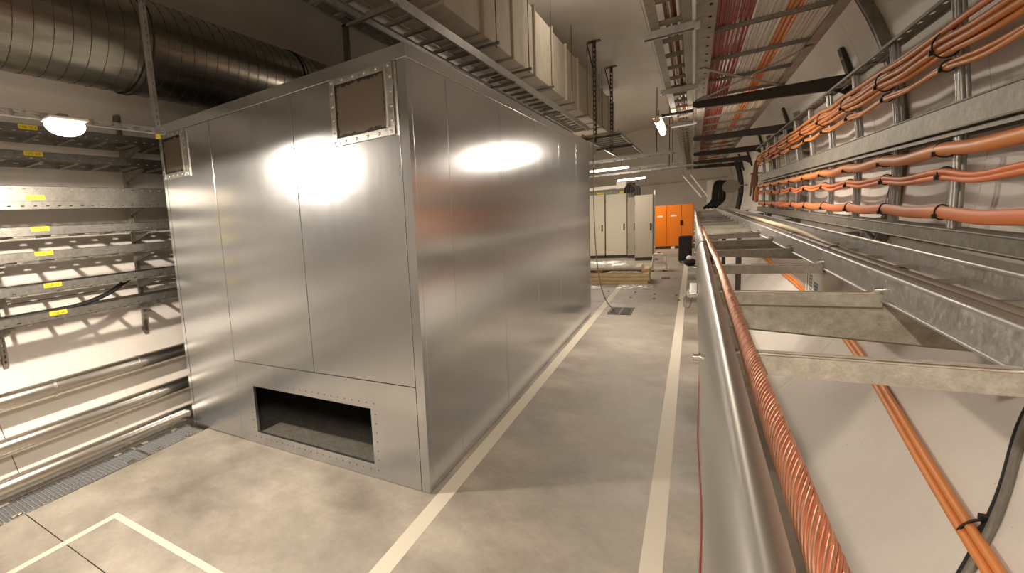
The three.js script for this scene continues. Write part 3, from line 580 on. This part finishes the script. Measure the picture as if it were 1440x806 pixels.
  RZ.forEach((z, i) => {
    ring(2.065, 1.145, z + .02, .044, .045, ORD[i] + ' black tie from the near end round the thick orange cable', 'ties on the thick orange cable');
    ring(1.926, 1.145, z + .03, .028, .037, ORD[i] + ' black tie from the near end round the orange cable pair', 'ties on the orange cable pair');
    ring(1.705, 1.155, z - .02, .024, .044, ORD[i] + ' black tie from the near end round the flat orange cable', 'ties on the flat orange cable');
    ring(2.645, 1.12, z + .02, .056, .074, ORD[i] + ' black tie from the near end round the large orange bundle', 'ties on the large orange bundle');
    ring(2.523, 1.125, z + .03, .026, .031, ORD[i] + ' black tie from the near end round the thin orange cables', 'ties on the thin orange cables');
  });
  // cable pair and strut on the curved wall below
  const wp = (y, z, off) => V(wallX(y) - off, y, z);
  const ys = [[.36, -1.2], [.41, -2.2], [.455, -2.95], [.50, -3.55], [.59, -4.6], [.655, -5.6], [.72, -8.0], [.72, -10.5], [.72, -14]];
  single('wall_cable', tube(ys.map(([y, z]) => wp(y + .03, z, .03)), .0175, 60, 8), M.orangeB, 'upper strand of the brownish orange cables low on the curved right wall', 'cable', 'orange cables low on the right wall');
  single('wall_cable', tube(ys.map(([y, z]) => wp(y, z, .03)), .0175, 60, 8), M.orangeB, 'lower strand of the brownish orange cables low on the curved right wall', 'cable', 'orange cables low on the right wall');
  [[.475, -2.95, 'nearest'], [.605, -4.6, 'middle'], [.73, -7.6, 'farthest']].forEach(([y, z, n]) => { const ps = []; for (let k = 0; k < 12; k++) { const a = k / 12 * 2 * Math.PI; const q = wp(y + .01 + .038 * Math.sin(a), z, .03 + .02 * Math.cos(a)); ps.push(q); } const t = thing('cable_clip', n + ' dark clip holding the low orange cables', 'clip', 'clips of the low orange cables'); part('strap', tube(ps, .006, 24, 5, true), M.black, t); const q = wp(y + .06, z, .02); part('anchor', box(q.x - .02, wallX(q.y), q.y - .012, q.y + .012, z - .015, z + .015), M.black, t); });
  { const s = thing('diagonal_strut', 'grey steel strut curving down the right wall across the orange cables', 'strut'); const a = [[1.18, -3.45], [.98, -3.34], [.83, -3.26], [.6, -3.02], [.37, -2.8], [.15, -2.6]]; const cvA = a.map(([y, z]) => wp(y, z, .012)), cvB = a.map(([y, z]) => wp(y, z + .035, .012)); part('flange', tube(cvA, .012, 24, 6), M.black, s, 'black rubber edge'); part('web', tube(cvB, .016, 24, 6), M.galvDull, s); }
  // wall device with printed front
  { const d = thing('wall_device', 'white wall device with blue and grey printed fields below the near ladder', 'device'); const mat = lettering(256, 160, (c, w, h) => { c.fillStyle = '#efece4'; c.fillRect(0, 0, w, h); c.fillStyle = '#6b6a66'; c.fillRect(20, 20, 16, 110); c.fillStyle = '#8a8984'; c.fillRect(62, 24, 54, 112); c.fillStyle = '#d8d4cb'; for (let i = 0; i < 5; i++) c.fillRect(68, 34 + i * 20, 42, 8); c.fillStyle = '#4c5b7c'; c.fillRect(142, 50, 70, 86); c.fillStyle = '#b9bfcc'; for (let i = 0; i < 4; i++) c.fillRect(150, 60 + i * 19, 52, 7); });
    const y = .9, z = -7.1, wx = wallX(y); part('case', box(wx - .13, wx + .06, y - .2, y + .16, z - .45, z + .42, .03), M.whitePaint, d); const pl = new THREE.PlaneGeometry(.78, .3); pl.rotateY(-Math.PI / 2); pl.translate(wx - .131, y - .02, z); part('printed_front', pl, mat, d); const pl2 = new THREE.PlaneGeometry(.1, .3); part('knob', disc(wx - .1, y + .18, z + .2, .05, .05, 'y'), M.black, d); seat(d, wx, y - .2, z); }
}
// ---------------------------------------------------------------- the near ladder below the camera
{
  const z0 = -24.5, z1 = .8, yt = 1.52, yb = 1.405;
  const g = thing('near_ladder', 'galvanised cable ladder at chest height with the bare copper cable', 'cable ladder');
  // rounded left rail: foot outside, leaning web, broad rolled crown
  const crown = [[.02, yb], [.021, yb + .02], [.026, yb + .05], [.034, yb + .08], [.042, yt - .02], [.049, yt - .01], [.057, yt - .003], [.066, yt], [.075, yt - .002], [.083, yt - .008], [.089, yt - .017], [.092, yt - .03], [.092, yt - .05], [.088, yt - .052]];
  const soft = g => toCreasedNormals(g, .9);
  part('side_rail', soft(pullZ(ribbon(crown, .003), -5.42, z1)), M.rail, g); part('side_rail', soft(pullZ(ribbon(crown, .003), z0, -5.44)), M.rail, g);
  const big = crown.map(p => [(p[0] - .05) * 1.14 + .05, (p[1] - 1.46) * 1.12 + 1.46]);
  part('splice_sleeve', soft(pullZ(ribbon(big, .004), -6.35, -5.36)), M.galvDull, g, 'sleeve joining two lengths of rail');
  part('foot_flange', box(.02, .06, yb - .003, yb, z0, z1), M.galv, g);
  const rail2 = (x, s, parent, mat, d = 0) => {
    part('side_rail', merge([box(x - .0015, x + .0015, yb, yt - .008, z0, z1 - d), rod(V(x + s * .006, yt - .008, z0), V(x + s * .006, yt - .008, z1 - d), .0105, 10), rod(V(x - s * .004, yb, z0), V(x - s * .004, yb, z1 - d), .0065, 8)]), mat, parent);
  };
  rail2(.65, 1, g, M.galv);
  const rungTop = pullX(ribbon([[-.026, -.018], [-.026, 0], [-.012, 0], [-.012, -.012], [.012, -.012], [.012, 0], [.026, 0], [.026, -.06]], .003), .03, .65);
  for (let k = 0; k < 21; k++) {
    const z = -.66 - 1.2 * k; if (z < z0) break;
    const m = part('rung', rungTop, M.galvMatte, g); m.position.set(0, 1.432, z); part('rung_lip', rod(V(.1, 1.434, z + .026), V(.645, 1.434, z + .026), .0045, 6), M.zinc, g);
    const b = part('bolt', disc(.634, 1.447, z + .03, .013, .026, 'x', 6), M.chrome, g); const n2 = part('washer', disc(.647, 1.447, z + .03, .019, .004, 'x', 12), M.zinc, g);
    part('bolt', disc(.014, 1.428, z + .1, .010, .02, 'x', 6), M.chrome, g); part('washer', disc(.021, 1.428, z + .1, .015, .006, 'x', 12), M.chrome, g);
  }
  seat(g, .35, yb, -10);
  const g2 = thing('side_ladder', 'narrow cable ladder with grey and beige cables beside the wall', 'cable ladder');
  rail2(.992, -1, g2, M.galv); 
  const rg = pullX(ribbon([[-.02, 0], [-.02, .02], [.02, .02], [.02, 0]], .003), .652, .992);
  for (let z = -.5; z > z0; z -= .6) { const m = part('rung', rg, M.galvDull, g2); m.position.set(0, 1.41, z); }
  seat(g2, .82, yb, -10);
  const lay = (x, y, r, mat, label, group) => { const ps = []; for (let i = 0; i <= 16; i++) ps.push(V(x + rr(-.006, .006), y + rr(-.002, .003), .7 - i * 1.5)); single('tray_cable', tube(ps, r, 60, 10), mat, label, 'cable', group); };
  lay(.692, 1.49, .026, M.greyCable, 'grey brown cable against the middle rail of the near ladders', 'grey cables beside the middle rail');
  lay(.746, 1.488, .026, M.greyCable, 'grey brown cable between the middle rail and the beige cable', 'grey cables beside the middle rail');
  lay(.72, 1.452, .018, M.greyCable, 'lower grey brown cable under the two beside the middle rail', 'grey cables beside the middle rail');
  { const ps = [V(.812, 1.455, .6), V(.815, 1.455, -1.5), V(.812, 1.456, -2.6), V(.81, 1.46, -3.6), V(.808, 1.47, -4.6), V(.80, 1.49, -5.3), V(.785, 1.52, -5.9), V(.765, 1.535, -6.6), V(.76, 1.536, -8), V(.76, 1.536, -14)]; single('tray_cable', tube(ps, .022, 70, 12), M.beige, 'beige sheathed cable crossing over the grey ones in the narrow ladder', 'cable'); }
  [[-3.55, 'nearest'], [-4.55, 'second'], [-5.3, 'third'], [-6.1, 'farthest']].forEach(([z, n], i) => { const x = i % 2 ? .746 : .811, r = i % 2 ? .029 : .025, cyt = i % 2 ? 1.488 : 1.459 + i * .004, ps = []; for (let k = 0; k < 14; k++) { const a = k / 14 * 2 * Math.PI; ps.push(V(x + r * Math.cos(a), cyt + r * Math.sin(a), z + .02 * Math.cos(a))); } const t = thing('cable_tie', n + ' black tie on the cables of the narrow ladder', 'cable tie', 'ties in the narrow ladder'); part('strap', tube(ps, .003, 28, 4, true), M.black, t); });
  // stranded copper cable: each strand winds round the core
  const c = thing('copper_cable', 'bare stranded copper cable lying along the inside of the left rail', 'cable');
  const N = 18, r = .0165, cx = .1325, cyy = 1.459, pitch = .44, za = .75, zb = -9.5;
  const cen = z => V(cx + .004 * Math.sin(z * 1.1) + (z < -4 ? -(z + 4) * -.004 : 0), cyy + .0015 * Math.sin(z * 5.2), z);
  class Strand extends THREE.Curve { constructor(p) { super(); this.p = p; } getPoint(t) { const z = za + (zb - za) * t, a = z / pitch * 2 * Math.PI + this.p, q = cen(z); return V(q.x + r * Math.cos(a), q.y + r * Math.sin(a), z); } }
  for (let i = 0; i < N; i++) part('strand', new THREE.TubeGeometry(new Strand(i / N * 2 * Math.PI), 340, .0031, 5), i % 3 ? M.copper : M.copperB, c);
  part('core', tube(Array.from({ length: 24 }, (_, i) => cen(za + (zb - za) * i / 23)), r, 60, 10), M.copperB, c);
  seat(c, cx, 1.436, -4);
  // cantilever arms below the near ladder
  [-3.06, -6.9, -11.0, -15.0, -19.0].forEach((z, i) => {
    const b = thing('support_arm', ['nearest', 'second', 'third', 'fourth', 'fifth'][i] + ' tapered support arm under the near ladder', 'bracket', 'support arms under the near ladder');
    const wx = wallX(1.25) + .02; part('web', pullZ([[.05, 1.394], [.05, 1.30], [.14, 1.255], [wx, 1.17], [wx, 1.394]], z - .003, z + .003), M.galvMatte, b); part('flange', box(.05, wx, 1.39, 1.396, z - .05, z + .003), M.galvDull, b);
    part('flange', merge([rod(V(.14, 1.255, z - .02), V(wx, 1.17, z - .02), .012, 4)]), M.galvDull, b); part('wall_plate', box(wallX(1.05) - .02, wallX(1.25) + .02, 1.05, 1.45, z - .05, z + .05), M.galvDull, b); seat(b, wx, 1.2, z);
  });
  [-8.6, -12.6].forEach((z, i) => { const p = thing('stanchion', (i ? 'farther' : 'nearer') + ' dark upright stanchion below the near ladder at the wall foot', 'post', 'stanchions below the near ladder'); const x = .5; part('post', box(x - .03, x + .03, 0, 1.18, z - .03, z + .03, .004), M.darkSteel, p); part('head', box(.05, x + .03, 1.18, 1.22, z - .03, z + .03, .004), M.galvDull, p); part('post_top', box(x - .02, x + .02, 1.22, 1.4, z - .02, z + .02), M.darkSteel, p); seat(p, x, 0, z); });
  // plug hanging on the outside of the rail
  { const p = thing('plug_connector', 'black and grey plug clipped to the outer side of the left rail', 'plug'); part('body', disc(.0, 1.40, -3.22, .022, .05, 'z'), M.black, p); part('collar', disc(.0, 1.40, -3.18, .026, .02, 'z'), M.alu, p); part('clip', box(-.012, .02, 1.415, 1.44, -3.3, -2.95, .004), M.zinc, p); part('wire', tube([V(0, 1.40, -3.25), V(-.03, 1.36, -3.32), V(-.035, 1.33, -3.2), V(-.01, 1.35, -3.05), V(0, 1.41, -3.0)], .0025, 24, 5), M.greyCable, p); }
  single('red_wire', tube([V(.02, .004, 1.5), V(.045, .004, -1), V(.04, .004, -2.4), V(.06, .004, -3.4), V(.05, .004, -4.6), V(.08, .004, -7)], .0045, 40, 5), M.redPlastic, 'thin red wire lying on the floor beside the near ladder', 'wire');
}
// ---------------------------------------------------------------- tube lamps
function tubeLamp(x, y, z, len, dir, cd, label, hang) {
  const l = thing('tube_lamp', label, 'lamp', 'long tube lamps');
  const e = dir === 'z' ? V(0, 0, len / 2) : V(len / 2, 0, 0), c = V(x, y, z);
  const d = new THREE.CapsuleGeometry(.032, len - .07, 6, 16); if (dir === 'z') d.rotateX(Math.PI / 2); else d.rotateZ(Math.PI / 2); d.translate(x, y, z);
  part('diffuser', d, M.glowTube, l, 'glowing tube');
  part('housing', dir === 'z' ? box(x - .045, x + .045, y + .026, y + .055, z - len / 2, z + len / 2, .008) : box(x - len / 2, x + len / 2, y + .026, y + .055, z - .045, z + .045, .008), M.whitePaint, l);
  for (const s of [-.7, .7]) part('end_cap', disc(x + e.x * s * 1.42, y, z + e.z * s * 1.42, .034, .03, dir), M.whitePaint, l);
  if (hang) part('suspension', merge([rod(V(x + e.x * .6, y + .045, z + e.z * .6), V(x + e.x * .6, hang, z + e.z * .6), .006, 6), rod(V(x - e.x * .6, y + .045, z - e.z * .6), V(x - e.x * .6, hang, z - e.z * .6), .006, 6)]), M.darkSteel, l);
  seat(l, x, y, z);
  downLight(dir === 'z' ? .06 : len, dir === 'z' ? len : .06, -.036, cd, l); pointLamp(0, -.05, 0, cd * .12, l, 5);
}
tubeLamp(-.37, 2.90, -8.1, 1.5, 'z', TUBE, 'glowing tube lamp under the narrow overhead ladder', 3.06);
tubeLamp(-.37, 2.90, -.1, 1.5, 'z', TUBE * 1.3, 'tube lamp overhead behind the viewer', 3.06);
tubeLamp(-2.12, 3.04, -17.6, 1.1, 'x', FAR, 'glowing tube lamp above the grey cabinets', 3.31);
tubeLamp(-1.95, 2.87, -22.3, .95, 'x', FAR * 1.1, 'far glowing tube lamp behind the grey cabinets', 3.26);
tubeLamp(-3.2, 3.5, -14.3, 1.3, 'x', FAR * .7, 'tube lamp hidden behind the far end of the enclosure', 4.87);
for (const [x, z, lab] of [[-.32, -7.8, 'lamp'], [-.32, -8.9, 'lamp']]) single('lamp_bracket', box(-.43, -.02, 2.985, 3.02, z - .02, z + .02), M.darkSteel, z > -8 ? 'dark bracket carrying the near end of the overhead tube lamp' : 'dark bracket carrying the far end of the overhead tube lamp', 'bracket', 'brackets of the tube lamp');
{ const l = thing('ceiling_lamp', 'small round glowing lamp on the vault at the top picture edge', 'lamp'); const x = -1.1, z = -8.8, y = CY + Math.sqrt(CR * CR - (x - CX) ** 2); part('base', disc(x, y - .01, z, .14, .06, 'y', 24), M.whitePaint, l); const d = new THREE.SphereGeometry(.12, 20, 10, 0, 6.3, Math.PI / 2, Math.PI / 2); d.scale(1, .5, 1); d.translate(x, y - .04, z); part('diffuser', d, M.glowWeak, l, 'glowing dome'); seat(l, x, y, z); pointLamp(0, -.14, 0, CEIL, l, 5); }
// ---------------------------------------------------------------- the far end
{
  const cabinet = (name, x0, x1, y1, z, depth, mat, label, handleX, o = {}) => {
    const g = thing(name, label, 'cabinet', o.group);
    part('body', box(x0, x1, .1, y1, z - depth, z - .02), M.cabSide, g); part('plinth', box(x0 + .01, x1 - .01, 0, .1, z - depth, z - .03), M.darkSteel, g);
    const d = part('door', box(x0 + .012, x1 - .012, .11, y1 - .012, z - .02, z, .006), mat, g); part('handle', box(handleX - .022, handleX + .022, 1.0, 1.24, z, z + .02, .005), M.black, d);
    for (const y of [.35, y1 - .3]) part('hinge', box(handleX > (x0 + x1) / 2 ? x0 + .004 : x1 - .012, handleX > (x0 + x1) / 2 ? x0 + .012 : x1 - .004, y, y + .1, z - .01, z + .006), M.darkSteel, g);
    seat(g, (x0 + x1) / 2, 0, z - depth / 2); return g;
  };
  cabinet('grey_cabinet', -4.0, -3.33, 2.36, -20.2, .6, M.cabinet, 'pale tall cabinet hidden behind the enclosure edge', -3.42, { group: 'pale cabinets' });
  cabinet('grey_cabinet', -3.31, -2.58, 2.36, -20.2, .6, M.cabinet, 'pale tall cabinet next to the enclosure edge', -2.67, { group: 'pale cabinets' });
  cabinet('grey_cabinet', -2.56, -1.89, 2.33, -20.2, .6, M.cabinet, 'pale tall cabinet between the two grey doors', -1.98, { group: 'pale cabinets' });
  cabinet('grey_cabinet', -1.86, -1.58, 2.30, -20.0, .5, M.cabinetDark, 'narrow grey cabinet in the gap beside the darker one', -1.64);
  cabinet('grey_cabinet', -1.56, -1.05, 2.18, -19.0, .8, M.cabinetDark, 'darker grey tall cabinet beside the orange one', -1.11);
  single('corner_trim', box(-1.035, -1.0, 0, 2.3, -19.2, -19.12), M.whitePaint, 'pale vertical strip at the corner of the darker grey cabinet', 'trim');
  // terminal gear on top of the cabinets
  [[-3.2, 'green', .13], [-2.95, 'grey', .1], [-2.75, 'yellow', .07], [-2.5, 'green', .12], [-2.25, 'grey', .09], [-2.02, 'yellow', .06]].forEach(([x, n, h], i) => single('terminal_block', box(x - .1, x + .1, i < 3 ? 2.36 : 2.33, (i < 3 ? 2.36 : 2.33) + h, -20.5, -20.25, .01), n === 'green' ? M.green : n === 'grey' ? M.cabSide : M.yellow, `${n} terminal gear on top of the pale cabinets, ${['leftmost green', 'second from the left', 'third from the left', 'middle green', 'fifth from the left', 'rightmost'][i]}`, 'terminal', 'terminal gear on the cabinets'));
  { const t = thing('wall_trunking', 'bright white trunking with end box above the pale cabinets', 'trunking'); part('trunk', box(-3.1, -2.18, 2.5, 2.62, -20.0, -19.9, .01), M.whitePaint, t); part('junction_box', box(-2.18, -1.88, 2.48, 2.74, -20.05, -19.85, .015), M.whitePaint, t); part('hanger', box(-2.04, -2.02, 2.74, 3.2, -19.96, -19.94), M.galvDull, t); seat(t, -2.5, 2.5, -19.95); }
  { const t = thing('pipe_fitting', 'dark bundle of hoses above the narrow grey cabinet', 'hoses'); for (let i = 0; i < 5; i++) part('hose', tube([V(-1.9 + i * .06, 2.3, -19.6), V(-1.86 + i * .06, 2.5 + .03 * i, -19.55), V(-1.72 + i * .02, 2.62 - .03 * i, -19.5), V(-1.6 + i * .03, 2.45, -19.5), V(-1.58 + i * .03, 2.18, -19.5)], .03, 20, 7), i % 2 ? M.darkSteel : M.black, t); }
  // orange cabinet with three doors
  { const g = thing('orange_cabinet', 'orange three door switch cabinet at the end of the walkway', 'cabinet'); const x0 = -1.25, x1 = -.0, z = -23.6, y1 = 1.74; part('body', box(x0, x1, .1, y1, z - .6, z - .02), M.cabOrange, g); part('plinth', box(x0 + .02, x1 - .02, 0, .1, z - .6, z - .03), M.darkSteel, g); part('foot_block', box(-.7, -.58, 0, .09, z - .03, z), M.whitePaint, g);
    const xs = [x0, -.845, -.37, x1]; const logo = lettering(128, 64, (c, w, h) => { c.fillStyle = '#e07a16'; c.fillRect(0, 0, w, h); c.fillStyle = '#f4ece4'; for (let i = 0; i < 3; i++) { c.beginPath(); c.arc(26 + i * 38, 36, 17, 0, 7); c.fill(); } c.fillRect(24, 14, 80, 12); c.fillStyle = '#c7b7c4'; c.fillRect(14, 33, 100, 4); });
    for (let i = 0; i < 3; i++) { const d = part('door', box(xs[i] + .008, xs[i + 1] - .008, .11, y1 - .01, z - .02, z, .006), M.cabOrange, g); if (i < 2) { const pl = new THREE.PlaneGeometry(.22, .11); pl.translate((xs[i] + xs[i + 1]) / 2 - .02, y1 - .42, z + .001); part('door_sign', pl, logo, d, 'white three dot sign'); } const hx = [0, -.395, -.345][i]; if (i) part('handle', box(hx - .018, hx + .018, .92, 1.12, z, z + .02, .004), M.black, d); }
    part('top_bracket', box(-.8, -.68, y1, y1 + .03, z - .3, z - .1), M.brown, g); seat(g, -.6, 0, z - .3); }
  // timber stack with the wrapped boards
  { const x0 = -3.0, x1 = -.82; 
    for (let l = 0; l < 3; l++) for (let i = 0; i < 4; i++) single('timber_plank', box(x0, x1 + rr(-.02, .02), l * .09, l * .09 + .082, -13.35 - i * .26 - .24, -13.35 - i * .26, .004), M.wood, ['bottom', 'middle', 'top'][l] + ' layer plank, ' + ['front', 'second', 'third', 'rear'][i] + ' row of the timber stack', 'plank', 'planks of the timber stack');
    for (let i = 0; i < 3; i++) single('spacer_block', box([-2.9, -1.95, -.98][i], [-2.9, -1.95, -.98][i] + .16, .262, .34, -14.3, -13.6, .004), M.wood, ['left', 'middle', 'right'][i] + ' spacer block between timber stack and wrapped boards', 'block', 'spacer blocks on the timber stack');
    single('wrapped_boards', box(-3.0, -.98, .34, .405, -14.35, -13.45, .01), M.plastic, 'flat stack of boards wrapped in white plastic on the timber', 'boards');
    const film = (x0, x1, z0, z1, y, h, label, n = 14) => { const g = new THREE.PlaneGeometry(x1 - x0, z1 - z0, n, n); g.rotateX(-Math.PI / 2); const p = g.attributes.position; for (let i = 0; i < p.count; i++) { const u = p.getX(i) / (x1 - x0) + .5, v = p.getZ(i) / (z1 - z0) + .5, e = Math.min(1, 6 * Math.min(u, 1 - u, v, 1 - v)); p.setY(i, h * (.15 + e * rr(.3, 1))); p.setX(i, p.getX(i) + rr(-.03, .03)); p.setZ(i, p.getZ(i) + rr(-.02, .02)); } g.computeVertexNormals(); g.translate((x0 + x1) / 2, y, (z0 + z1) / 2); single('plastic_film', g, M.plastic, label, 'film', 'crumpled plastic films'); };
    film(-2.6, -1.1, -14.3, -13.5, .406, .1, 'crumpled plastic film on top of the wrapped boards'); film(-1.7, -.95, -13.6, -13.36, .265, .05, 'plastic film hanging on the front of the timber stack'); film(-1.4, -.7, -13.2, -12.6, .002, .05, 'loose crumpled plastic film on the floor before the timber stack', 18); film(-2.2, -1.7, -12.9, -12.5, .002, .04, 'small plastic scrap on the floor beside the enclosure end');
  }
  // step stool
  { const g = thing('step_stool', 'small aluminium step stool beside the dark case', 'step stool'); const x0 = -.9, x1 = -.6, z = -16.2; part('top_step', box(x0, x1, .42, .45, z - .2, z + .05, .006), M.alu, g); part('lower_step', box(x0 + .01, x1 - .01, .21, .235, z + .02, z + .2, .006), M.alu, g); for (const x of [x0 + .012, x1 - .012]) { part('leg', rod(V(x, .43, z + .03), V(x + (x < -.75 ? -.03 : .03), 0, z + .24), .013, 6), M.alu, g); part('leg', rod(V(x, .43, z - .15), V(x + (x < -.75 ? -.03 : .03), 0, z - .35), .013, 6), M.alu, g); part('leg_foot', box(x - .045, x + .045, 0, .025, z + .21, z + .265), M.rubber, g); } seat(g, -.75, 0, z);
    single('cleaning_cloth', box(-.87, -.66, .45, .478, -16.3, -16.12, .012), M.whitePaint, 'white cloth lying on the step stool', 'cloth'); single('screwdriver', merge([rod(V(-.78, .49, -16.2), V(-.72, .5, -16.25), .018, 8), rod(V(-.72, .5, -16.25), V(-.66, .51, -16.3), .006, 6)]), M.redPlastic, 'small red handled tool on the step stool', 'tool'); }
  { const g = thing('equipment_case', 'black upright case beside the foot of the near ladder', 'case'); part('shell', box(-.35, -.02, .05, .82, -18.3, -18.0, .03), M.black, g); part('lid_rim', box(-.355, -.015, .72, .735, -18.305, -17.995, .005), M.rubber, g); for (const x of [-.3, -.07]) part('wheel', disc(x, .03, -18.05, .03, .03, 'x'), M.rubber, g); seat(g, -.18, 0, -18.15); }
  { const g = thing('tool_bag', 'dark tool bag with pale contents before the black case', 'bag'); const b = new THREE.SphereGeometry(1, 16, 10); b.scale(.15, .11, .12); b.translate(-.06, .105, -17.2); part('bag_body', b, M.rubber, g); const h = new THREE.SphereGeometry(.075, 12, 8); h.translate(-.08, .23, -17.2); part('contents', h, M.whitePaint, g, 'pale helmet like contents'); }
  // hanging cord, drain cover, floor plugs
  single('hanging_cord', tube([V(-1.40, 3.4, -9.75), V(-1.41, 2.6, -9.72), V(-1.40, 1.6, -9.7), V(-1.36, .8, -9.75), V(-1.25, .2, -9.85), V(-1.12, .012, -9.9), V(-1.05, .01, -9.75), V(-1.12, .01, -9.55), V(-1.2, .01, -9.7)], .009, 60, 6), M.greyCable, 'grey cord hanging down at the far corner of the enclosure', 'cord');
  { const g = thing('drain_cover', 'dark slotted drain cover in the walkway floor', 'drain'); const hs = []; for (let i = 0; i < 9; i++) for (let k = 0; k < 2; k++) { const z = -10.2 + i * .07, x = -1.17 + k * .17; hs.push([[x, z], [x, z + .03], [x + .13, z + .03], [x + .13, z]]); } part('plate', pullY([[-1.2, -10.26], [-.84, -10.26], [-.84, -9.56], [-1.2, -9.56]], .0005, .008, hs), M.darkSteel, g); part('bed', box(-1.19, -.85, .0003, .002, -10.25, -9.57), M.rubber, g); }
  [[-1.45, -11.3], [-1.5, -12.2], [-1.0, -11.4], [-.98, -12.1], [-.6, -11.3], [-.62, -11.9], [-.2, -11.2], [-.25, -11.8]].forEach(([x, z], i) => single('floor_plug', disc(x, .006, z, .022, .012, 'y', 8), M.darkSteel, `small dark floor plug beyond the joint, ${ORD[i >> 1]} from the enclosure, ${(i % 2 ? 'farther' : 'nearer')} row`, 'plug', 'dark floor plugs'));
  single('floor_bracket', box(-.62, -.45, 0, .02, -14.6, -14.4, .004), M.brown, 'small brown metal plate lying on the floor beside the timber', 'plate');
  // crossing trays under the vault at the far end
  const cross = (y, z, x0, x1, label) => { const g = thing('crossing_tray', label, 'cable tray', 'trays crossing the tunnel'); for (const d of [0, -.4]) part('side_rail', box(x0, x1, y, y + .07, z + d - .003, z + d), M.galv, g); for (let x = x0 + .1; x < x1; x += .3) part('rung', box(x - .015, x + .015, y, y + .015, z - .4, z), M.galvDull, g); for (const x of [x0 + .7, x1 - .95]) part('hanger', rod(V(x, y, z - .2), V(x, CY + Math.sqrt(CR * CR - (x - CX) ** 2), z - .2), .012, 6), M.darkSteel, g); seat(g, (x0 + x1) / 2, y, z); };
  cross(3.30, -17.6, -4.2, .05, 'nearest tray crossing the tunnel above the tube lamp'); cross(2.95, -19.4, -4.2, .3, 'lower tray crossing the tunnel behind the tube lamp'); cross(3.25, -22.3, -4.2, .3, 'farthest tray crossing the tunnel under the vault');
  single('wall_conduit', rod(V(-4.6, 2.75, -27.9), V(1.2, 2.75, -27.9), .02, 8), M.whiteB, 'thin conduit across the end wall', 'conduit');
  // things on the far right wall
  { const g = thing('round_cover', 'grey round disc standing out from the far right wall', 'disc'); part('plate', disc(.98, 2.22, -21, .22, .03, 'z', 32), M.cabSide, g); part('arm', box(1.0, 1.42, 2.2, 2.24, -21.06, -21.02), M.galvDull, g); seat(g, 1.2, 2.0, -21); }
  for (const [dz, n] of [[0, 'nearer'], [-.9, 'farther']]) { const ps = []; for (let y = .7; y <= 3.5; y += .35) ps.push(V(wallX(y) - .05, y, -22.6 + dz)); single('riser_hose', tube(ps, .05, 24, 8), M.black, n + ' black hose climbing the far right wall', 'hose', 'black hoses on the far right wall'); }
  for (let i = 0; i < 4; i++) single('draped_hose', tube([V(.75 + i * .1, 2.45 - i * .03, -22), V(.62 + i * .1, 2.42, -21.9), V(.55 + i * .1, 2.1, -21.8), V(.52 + i * .1, 1.8, -21.7), V(.3 + i * .1, 1.56, -21.4)], .048, 20, 8), M.rubber, ORD[i] + ' black hose from the walkway side draped onto the near ladder end', 'hose', 'hoses draped on the ladder end');
  for (const [d, n] of [[0, 'left'], [.2, 'right']]) { const c = thing('sloping_conduit', n + ' white conduit sloping down towards the ladder end', 'conduit', 'sloping white conduits'); part('pipe', rod(V(-.29 + d, 2.70, -19.8), V(.2 + d * .8, 1.95, -19.8), .022, 8), M.whitePaint, c); part('hanger', rod(V(-.29 + d, 2.70, -19.8), V(-.29 + d, 2.955, -19.8), .006, 6), M.galvDull, c); }
  single('wall_pillar', box(.42, .62, 0, 2.6, -25.2, -25.0), M.lining, 'pale narrow pillar at the far end of the near ladder', 'pillar');
  { const ps = []; for (let k = 0; k <= 20; k++) { const a = k / 20 * 2 * Math.PI; ps.push(V(1.18 + .02 * Math.sin(a), 2.15 + .28 * Math.sin(a), -16.6 + .12 * Math.cos(a))); } single('cable_coil', tube(ps, .02, 40, 6), M.brown, 'brown cable coil hanging on the right wall past the wall ladders', 'coil'); single('coil_hook', box(1.15, wallX(2.43), 2.4, 2.44, -16.63, -16.58), M.galvDull, 'small hook holding the brown cable coil', 'hook'); }
  { const g = thing('floor_toolbox', 'red and dark toolbox on the floor beneath the near ladder', 'toolbox'); part('box_body', box(.1, .45, 0, .2, -17.9, -17.4, .01), M.rubber, g); part('lid', box(.09, .46, .2, .26, -17.91, -17.39, .01), M.redPlastic, g, 'red lid'); seat(g, .27, 0, -17.6); }
}
renderer.render(scene, camera);
